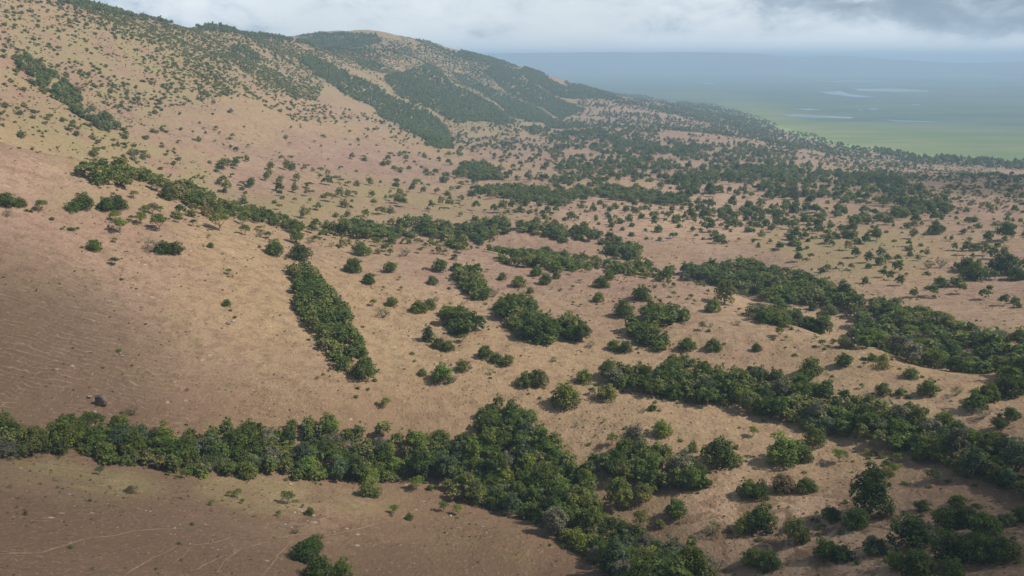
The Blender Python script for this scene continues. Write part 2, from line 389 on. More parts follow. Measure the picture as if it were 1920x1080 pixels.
# ------------------------------------------------------------------ marsh, open water, far hills, haze
def shore_r(az):
    sa = [ray_of(a, b) for a, b in SHORE]
    return np.interp(az, [float(a) for a, _ in sa], [MARSH / float(e) for _, e in sa])
ZM = CAMZ + MARSH
def build_marsh():
    m, t, b = material('papyrus_marsh')
    pos = t.node('ShaderNodeNewGeometry').outputs['Position']
    near = t.node('ShaderNodeAttribute', attribute_name='shore').outputs['Fac']
    n1 = t.noise(t.scale(pos, (1 / 900., 1 / 260., 1)), 1.0, 6, 0.6, 0.5); n2 = t.noise(t.scale(pos, (1 / 260., 1 / 75., 1)), 1.0, 6, 0.68)
    lush = t.mix(t.step(n2, 0.35, 0.65), rgba((0.115, 0.160, 0.055)), rgba((0.190, 0.200, 0.080)))
    deep = t.mix(t.step(n1, 0.35, 0.65), rgba((0.055, 0.095, 0.080)), rgba((0.110, 0.145, 0.098)))
    f = t.math('ADD', near, t.math('MULTIPLY', t.math('SUBTRACT', n1, 0.5), 0.7))
    c = t.mix(t.step(f, 0.0, 1.15), deep, lush)
    edge = t.node('ShaderNodeAttribute', attribute_name='edge').outputs['Fac']
    c = t.mix(t.math('MULTIPLY', edge, t.step(n2, 0.25, 0.5)), c, rgba((0.22, 0.30, 0.065)))
    t.put(b.inputs['Base Color'], c)
    a = np.linspace(-1.05, 1.05, 240); l = np.concatenate([np.linspace(math.log(900), math.log(6000), 200)[:-1], np.linspace(math.log(6000), math.log(30000), 30)])
    A, L = np.meshgrid(a, l, indexing='ij'); Rr = np.exp(L); q = Rr / shore_r(A)
    near = np.clip(1.25 - (q - 1) / 0.55, 0, 1) * np.clip((A - 0.16) / 0.16, 0, 1); edge = np.clip((q - 0.97) / 0.03, 0, 1) * np.clip((1.045 - q) / 0.04, 0, 1) * np.clip((A - 0.27) / 0.06, 0, 1) * np.clip((0.50 - A) / 0.06, 0, 1)
    me = mesh_from('marsh', np.c_[(Rr * np.sin(A)).ravel(), (Rr * np.cos(A)).ravel(), np.full(A.size, ZM)], grid_faces(*A.shape), m, True, {'shore': near, 'edge': edge})
    structure('marsh', me)
    w, t, b = material('open_water')
    b.inputs['Base Color'].default_value = rgba((0.03, 0.045, 0.05)); b.inputs['Roughness'].default_value = 0.08; b.inputs['IOR'].default_value = 1.33; b.inputs['Specular IOR Level'].default_value = 0.5
    lakes = [[(985, 141), (1040, 135), (1100, 133.5), (1165, 135), (1150, 137.5), (1060, 140)], [(1315, 155.5), (1330, 155), (1346, 157.5), (1330, 158)], [(1533, 173), (1575, 171.5), (1592, 176), (1643, 181.5), (1610, 181.5), (1560, 177)],
             [(1600, 167), (1680, 166.5), (1743, 169.5), (1735, 171.5), (1660, 171.5), (1612, 170)], [(1535, 153), (1580, 150.5), (1655, 151.5), (1640, 154), (1570, 154.5)], [(1462, 215), (1500, 215.5), (1560, 217.5), (1602, 219.5), (1596, 222), (1540, 220.5), (1480, 218.5)],
             [(1645, 224.5), (1700, 226), (1770, 228.5), (1740, 229.5), (1690, 228)], [(1485, 204), (1520, 204), (1546, 206), (1520, 207)], [(1626, 203.5), (1640, 203.5), (1650, 205), (1632, 205.5)], [(1709, 195.5), (1728, 196), (1722, 198)], [(1608, 205), (1618, 205), (1615, 206.5)]]
    for k, p in enumerate(lakes):
        cy = sum(b_ for _, b_ in p) / len(p); p = [(a_, cy + (b_ - cy) * 1.2) for a_, b_ in p]
        q = []
        for i in range(len(p)):                                   # uneven shores
            (x0, y0), (x1, y1) = p[i], p[(i + 1) % len(p)]
            for f in np.linspace(0, 1, 5)[:-1]: q.append((x0 + (x1 - x0) * f + random.uniform(-1.5, 1.5), y0 + (y1 - y0) * f + random.uniform(-.25, .25)))
        az, te = ray_of([a for a, _ in q], [b_ for _, b_ in q]); rr = (MARSH + 0.4) / te
        structure('lake', mesh_from('lake', np.c_[rr * np.sin(az), rr * np.cos(az), np.full(len(q), ZM + 0.4)], [list(range(len(q)))], w, False))
random.seed(4)
build_marsh()
def build_hills():
    m, t, b = material('far_hill_woodland')
    pos = t.node('ShaderNodeNewGeometry').outputs['Position']
    c = t.mix(t.step(t.noise(pos, 1 / 500., 6, 0.6), 0.35, 0.65), rgba((0.05, 0.06, 0.04)), rgba((0.13, 0.115, 0.075)))
    t.put(b.inputs['Base Color'], c)
    crest = [(-900, 100), (600, 101), (950, 99), (1100, 97), (1300, 97), (1390, 98.5), (1430, 99.5), (1450, 103), (1500, 105.5), (1560, 103.5), (1600, 105), (1650, 109), (1720, 113.5), (1790, 117), (1850, 117), (1920, 114.5), (2300, 108), (3200, 112)]
    ca = [ray_of(a, b_) for a, b_ in crest]
    a = np.linspace(-1.05, 1.05, 420); r = np.linspace(9300, 14500, 46)
    A, Rr = np.meshgrid(a, r, indexing='ij'); X, Y = Rr * np.sin(A), Rr * np.cos(A)
    rc = 10900 + 600 * np.sin(A * 7)
    top = np.interp(A, [float(q[0]) for q in ca], [float(q[1]) for q in ca]) * rc - MARSH
    s = np.clip((Rr - 9300) / (rc - 9300), 0, 1); s2 = np.clip((14500 - Rr) / (14500 - rc), 0, 1)
    prof = np.where(Rr < rc, s ** 1.15, s2 ** 0.8)
    Z = ZM - 3 + top * prof * (1 - 0.35 * (1 - prof) * fbm(X / 1400, Y / 1400, 21)) 
    structure('hills', mesh_from('hills', np.c_[X.ravel(), Y.ravel(), Z.ravel()], grid_faces(*A.shape), m))
    return float(Z.max())
ztop = max(build_hills(), float(GZ.max()), CAMZ) + 12
def build_haze():
    m = bpy.data.materials.new('haze'); m.use_nodes = True
    t = NT(m.node_tree); t.n.clear()
    v = t.node('ShaderNodeVolumePrincipled'); v.inputs['Density'].default_value = HAZE
    v.inputs['Color'].default_value = rgba((0.56, 0.78, 1.0)); v.inputs['Anisotropy'].default_value = 0.0
    t.l.new(v.outputs[0], t.node('ShaderNodeOutputMaterial').inputs['Volume'])
    x, y0, y1, z0 = 31000, -1500, 31000, min(float(GZ.min()), ZM) - 4.0
    p = [(sx, sy, sz) for sz in (z0, ztop) for sx, sy in ((-x, y0), (x, y0), (x, y1), (-x, y1))]
    o = link('haze', mesh_from('haze', p, [(3, 2, 1, 0), (4, 5, 6, 7), (0, 1, 5, 4), (1, 2, 6, 5), (2, 3, 7, 6), (3, 0, 4, 7)], m, False)); o['kind'] = 'stuff'
HAZE = 0.0002
build_haze()

# clouds out of view, high above the haze, added to shade the near ground and the far right of the plain
def build_shade_clouds():
    import bmesh
    toward = (math.sin(R_(SUN_AZ)) / math.tan(R_(SUN_EL)), math.cos(R_(SUN_AZ)) / math.tan(R_(SUN_EL)))
    for k, (gx, gy, rx, ry, h, tau) in enumerate(SHADE_CLOUDS):
        rz = 0.22 * min(rx, ry) + 20
        m = bpy.data.materials.new('shade_cloud'); m.use_nodes = True
        t = NT(m.node_tree); t.n.clear()
        v = t.node('ShaderNodeVolumePrincipled'); v.inputs['Density'].default_value = tau / (2 * rz); v.inputs['Color'].default_value = rgba((0.95, 0.96, 0.98))
        t.l.new(v.outputs[0], t.node('ShaderNodeOutputMaterial').inputs['Volume'])
        bm = bmesh.new(); bmesh.ops.create_icosphere(bm, subdivisions=4, radius=1.0)
        rs = np.random.default_rng(60 + k); wav = [(rs.normal(size=3) * f, rs.uniform(0, 6.28), a) for f, a in ((1.6, .16), (2.4, .12), (4, .08), (6, .05), (9, .035), (13, .02))]
        for q in bm.verts:
            p = np.array(q.co); s = 1.0 + sum(a * math.sin(float(f @ p) + ph) for f, ph, a in wav)
            q.co = (p[0] * rx * s, p[1] * ry * s, max(p[2], -0.55) * rz * s)
        me = bpy.data.meshes.new('shade_cloud'); bm.to_mesh(me); bm.free(); me.materials.append(m)
        o = link('shade_cloud', me); o['kind'] = 'stuff'; o.location = (gx + toward[0] * h, gy + toward[1] * h, CAMZ - 85 + h)
# where the shadow falls, half widths, height over the ground, optical depth
SHADE_CLOUDS = [(-30, 75, 330, 62, 1150, 0.45), (140, 95, 95, 60, 1100, 0.7), (-150, 165, 75, 55, 1050, 0.55), (620, 640, 260, 300, 1300, 1.0)]  # near ones invented to dim the foreground, the last shades the plain
build_shade_clouds()

# ------------------------------------------------------------------ trees and bushes: shapes
def foliage_material(name, mass, stops=None):
    m, t, b = material(name)
    oi = t.node('ShaderNodeObjectInfo'); leaf = t.node('ShaderNodeAttribute', attribute_name='leaf').outputs['Fac']
    if mass:
        base = t.ramp(oi.outputs['Random'], stops)
    else:
        hs = t.node('ShaderNodeHueSaturation'); t.put(hs.inputs['Color'], oi.outputs['Color'])
        t.put(hs.inputs['Value'], t.math('ADD', 0.82, t.math('MULTIPLY', oi.outputs['Random'], 0.36)))
        t.put(hs.inputs['Hue'], t.math('ADD', 0.485, t.math('MULTIPLY', t.math('FRACT', t.math('MULTIPLY', oi.outputs['Random'], 7.31)), 0.03)))
        base = hs.outputs[0]
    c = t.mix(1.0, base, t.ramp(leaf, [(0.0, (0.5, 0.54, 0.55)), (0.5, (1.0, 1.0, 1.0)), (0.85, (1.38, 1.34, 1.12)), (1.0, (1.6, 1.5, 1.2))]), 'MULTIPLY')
    b.inputs['Roughness'].default_value = 0.6; b.inputs['Specular IOR Level'].default_value = 0.2
    t.put(b.inputs['Base Color'], c)
    tr = t.node('ShaderNodeBsdfTranslucent'); t.put(tr.inputs[0], t.mix(1.0, c, rgba((1.1, 1.25, 0.6)), 'MULTIPLY'))
    mx = t.node('ShaderNodeMixShader'); mx.inputs[0].default_value = 0.38
    t.l.new(b.outputs[0], mx.inputs[1]); t.l.new(tr.outputs[0], mx.inputs[2])
    t.l.new(mx.outputs[0], t.n['Material Output'].inputs[0])
    return m
FOL = foliage_material('foliage', False); FOLM = foliage_material('foliage_mass', True, [(0.0, (0.077, 0.108, 0.026)), (0.3, (0.097, 0.128, 0.031)), (0.55, (0.120, 0.151, 0.038)), (0.78, (0.147, 0.177, 0.046)), (0.92, (0.177, 0.182, 0.070)), (1.0, (0.200, 0.179, 0.083))])
FOLS = foliage_material('scrub_foliage', True, [(0.0, (0.114, 0.127, 0.037)), (0.3, (0.148, 0.158, 0.046)), (0.6, (0.188, 0.186, 0.062)), (0.8, (0.220, 0.202, 0.078)), (0.92, (0.220, 0.181, 0.094)), (1.0, (0.168, 0.202, 0.054))])
FOLW = foliage_material('woodland_canopy', True, [(0.0, (0.114, 0.150, 0.060)), (0.35, (0.138, 0.174, 0.067)), (0.7, (0.162, 0.194, 0.074)), (0.9, (0.192, 0.206, 0.090)), (1.0, (0.204, 0.180, 0.102))])
DRY = foliage_material('dry_tussock', True, [(0.0, (0.16, 0.115, 0.065)), (0.4, (0.24, 0.175, 0.095)), (0.7, (0.15, 0.13, 0.055)), (0.88, (0.10, 0.11, 0.035)), (1.0, (0.34, 0.26, 0.15))])
def _bark():
    m, t, b = material('bark')
    pos = t.node('ShaderNodeTexCoord').outputs['Object']
    t.put(b.inputs['Base Color'], t.mix(t.noise(t.scale(pos, (14, 14, 3)), 1.0, 4), rgba((0.12, 0.095, 0.075)), rgba((0.32, 0.28, 0.24))))
    return m
BARK = _bark()

def leaf_cloud(rs, lobes, n, size, fill=0.25, fold=0.35):
    """small leaf sprays spread over and inside a set of lobes; returns verts, quads, shade per vertex"""
    lob = np.array([l[:6] for l in lobes]); shade = np.array([l[6] if len(l) > 6 else 0.5 for l in lobes])
    area = (lob[:, 3] * lob[:, 4] + lob[:, 3] * lob[:, 5] + lob[:, 4] * lob[:, 5]); pick = rs.choice(len(lob), n, p=area / area.sum())
    d = rs.normal(size=(n, 3)); d /= np.linalg.norm(d, axis=1)[:, None]
    d[:, 2] = np.where((d[:, 2] < -0.3) & (rs.random(n) < 0.6), -d[:, 2], d[:, 2])
    rad = np.where(rs.random(n) < fill, rs.uniform(0.45, 0.85, n), rs.normal(0.97, 0.09, n))
    c = lob[pick, :3] + d * lob[pick, 3:6] * rad[:, None]
    nr = d / lob[pick, 3:6]; nr /= np.linalg.norm(nr, axis=1)[:, None]
    nr = nr * 0.85 + rs.normal(size=(n, 3)) * 0.34 + np.array([0, 0, 0.38]); nr /= np.linalg.norm(nr, axis=1)[:, None]
    u = np.cross(nr, rs.normal(size=(n, 3))); u /= np.linalg.norm(u, axis=1)[:, None]; w = np.cross(nr, u)
    s = size * rs.uniform(0.55, 1.45, n)[:, None]; e = s * rs.uniform(0.5, 0.95, n)[:, None]
    dr = nr * s * fold
    v = np.stack([c - u * s - dr, c - w * e, c + u * s * rs.uniform(0.6, 1.1, n)[:, None] - dr, c + w * e * 1.1], 1).reshape(-1, 3)
    f = np.arange(4 * n).reshape(n, 4)
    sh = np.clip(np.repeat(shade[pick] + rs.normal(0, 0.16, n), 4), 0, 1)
    return v, f, sh
def tube(path, r0, r1, k=6):
    path = np.array(path, float); n = len(path); v = []; f = []
    for i, p in enumerate(path):
        d = path[min(i + 1, n - 1)] - path[max(i - 1, 0)]; d /= np.linalg.norm(d) + 1e-9
        a = np.cross(d, (0.31, 0.9, 0.12)); a /= np.linalg.norm(a); b = np.cross(d, a); r = r0 + (r1 - r0) * i / (n - 1)
        for j in range(k):
            t = 2 * math.pi * j / k; v.append(p + (a * math.cos(t) + b * math.sin(t)) * r)
    for i in range(n - 1):
        for j in range(k): f.append((i * k + j, i * k + (j + 1) % k, (i + 1) * k + (j + 1) % k, (i + 1) * k + j))
    return v, f
def trunk_mesh(rs, top, spread, r, limbs, low):
    """a tapered stem that forks into limbs reaching into the crown"""
    V, F = [], []
    def add(vf):
        o = len(V); V.extend(vf[0]); F.extend([tuple(i + o for i in q) for q in vf[1]])
    fork = np.array([rs.normal(0, 0.03), rs.normal(0, 0.03), low])
    add(tube([(0, 0, -0.06), (rs.normal(0, 0.01), 0, low * 0.5), fork], r * 1.25, r * 0.8))
    for k in range(limbs):
        a = 2 * math.pi * (k + rs.uniform(-0.3, 0.3)) / limbs; q = rs.uniform(0.6, 1.0) * spread
        tip = np.array([math.cos(a) * q, math.sin(a) * q, top * rs.uniform(0.8, 1.0)])
        mid = fork * 0.5 + tip * 0.5 + np.array([math.cos(a), math.sin(a), -0.3]) * 0.05
        add(tube([fork - (0, 0, 0.02), mid, tip], r * 0.62, r * 0.16, 5))
    return mesh_from('trunk', V, np.array(F), BARK, True)
SHAPES = {}
def make_shape(kind, seed, n, size, mass=None):
    """crown one metre wide; returns crown mesh, trunk mesh, height"""
    rs = np.random.default_rng(seed); L = []
    def ring(m, rr, z, ax, az, jitter=0.08):
        for k in range(m):
            a = 2 * math.pi * (k + rs.uniform(-0.3, 0.3)) / m; q = rr * rs.uniform(0.75, 1.15); s = rs.uniform(0.8, 1.2)
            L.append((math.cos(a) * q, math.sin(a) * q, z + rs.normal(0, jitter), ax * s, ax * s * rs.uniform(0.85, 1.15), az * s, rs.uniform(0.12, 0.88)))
    if kind == 'bush':                                           # many-stemmed, leafy to the ground
        L.append((0, 0, 0.34, 0.26, 0.26, 0.30, 0.5)); ring(6, 0.27, 0.23, 0.20, 0.21); ring(4, 0.15, 0.44, 0.17, 0.16); ring(5, 0.36, 0.14, 0.12, 0.13); ring(3, .18, .58, .09, .09)
        h, tr = 0.70, dict(top=0.5, spread=0.3, r=0.022, limbs=5, low=0.05)
    elif kind == 'tree':                                         # thicket tree: domed crown, stem half hidden
        L.append((0, 0, 0.62, 0.26, 0.26, 0.24, 0.5)); ring(6, 0.28, 0.54, 0.18, 0.17, 0.07); ring(4, 0.16, 0.78, 0.16, 0.14, 0.05); ring(5, 0.28, 0.33, 0.14, 0.15, 0.06); ring(3, 0.2, 0.92, 0.09, 0.07)
        h, tr = 1.0, dict(top=0.75, spread=0.3, r=0.032, limbs=5, low=0.25)
    elif kind == 'small':                                        # lone savanna tree, stem in view
        ring(5, 0.27, 0.60, 0.17, 0.12, 0.05); ring(3, 0.12, 0.72, 0.17, 0.12, 0.03); L.append((rs.normal(0, .05), 0, 0.62, 0.2, 0.2, 0.13, 0.6)); ring(3, .36, .50, .1, .07)
        h, tr = 0.82, dict(top=0.62, spread=0.27, r=0.030, limbs=4, low=0.24)
    elif kind == 'flat':                                         # flat topped acacia
        ring(6, 0.30, 0.56, 0.17, 0.06, 0.025); L.append((0, 0, 0.60, 0.22, 0.22, 0.07, 0.6)); ring(3, 0.15, 0.64, 0.14, 0.05, 0.02)
        h, tr = 0.68, dict(top=0.56, spread=0.33, r=0.026, limbs=6, low=0.26)
    elif kind == 'tall':
        L.append((0, 0, 0.6, 0.3, 0.3, 0.34, 0.4)); ring(5, 0.26, 0.5, 0.22, 0.24); ring(4, 0.16, 0.95, 0.2, 0.2); ring(4, 0.3, 0.25, 0.17, 0.18); ring(2, 0.1, 1.2, 0.13, 0.13)
        h, tr = 1.35, dict(top=1.0, spread=0.25, r=0.03, limbs=4, low=0.2)
    elif kind == 'thin':                                         # half bare grey bush
        ring(7, 0.28, 0.32, 0.13, 0.14, 0.1); ring(4, 0.14, 0.5, 0.12, 0.1)
        h, tr = 0.62, dict(top=0.62, spread=0.46, r=0.02, limbs=16, low=0.06)
    else:                                                        # 'low': spreading shrub
        ring(6, 0.3, 0.14, 0.2, 0.14, 0.04); L.append((0, 0, 0.2, 0.26, 0.26, 0.16, 0.5)); ring(3, 0.15, 0.30, 0.13, 0.1, 0.04)
        h, tr = 0.42, dict(top=0.3, spread=0.3, r=0.015, limbs=6, low=0.04)
    for _ in range(3):                                           # an odd bough makes the outline uneven
        a = rs.uniform(0, 6.28); q = rs.uniform(0.3, 0.42); L.append((math.cos(a) * q, math.sin(a) * q, h * rs.uniform(0.4, 0.8), 0.10, 0.10, 0.08, rs.uniform(0.3, 0.9)))
    v, f, sh = leaf_cloud(rs, L, n, size, 0.10 if kind == 'thin' else 0.14)
    keep = v[:, 2].reshape(-1, 4).min(1) > -0.02
    f = f[keep]
    used = np.unique(f); rem = np.zeros(len(v), int); rem[used] = np.arange(len(used))
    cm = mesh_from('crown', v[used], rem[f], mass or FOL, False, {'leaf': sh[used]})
    return cm, (None if mass else trunk_mesh(rs, **tr)), h
for kind, num, n, size in (('bush', 8, 2100, 0.031), ('tree', 9, 2100, 0.032), ('small', 6, 1200, 0.030), ('flat', 5, 1100, 0.030), ('tall', 3, 2200, 0.036), ('thin', 4, 360, 0.026), ('low', 4, 900, 0.031)):
    SHAPES[kind] = [make_shape(kind, 100 + 17 * k + len(kind) * 1000, n, size) for k in range(num)]

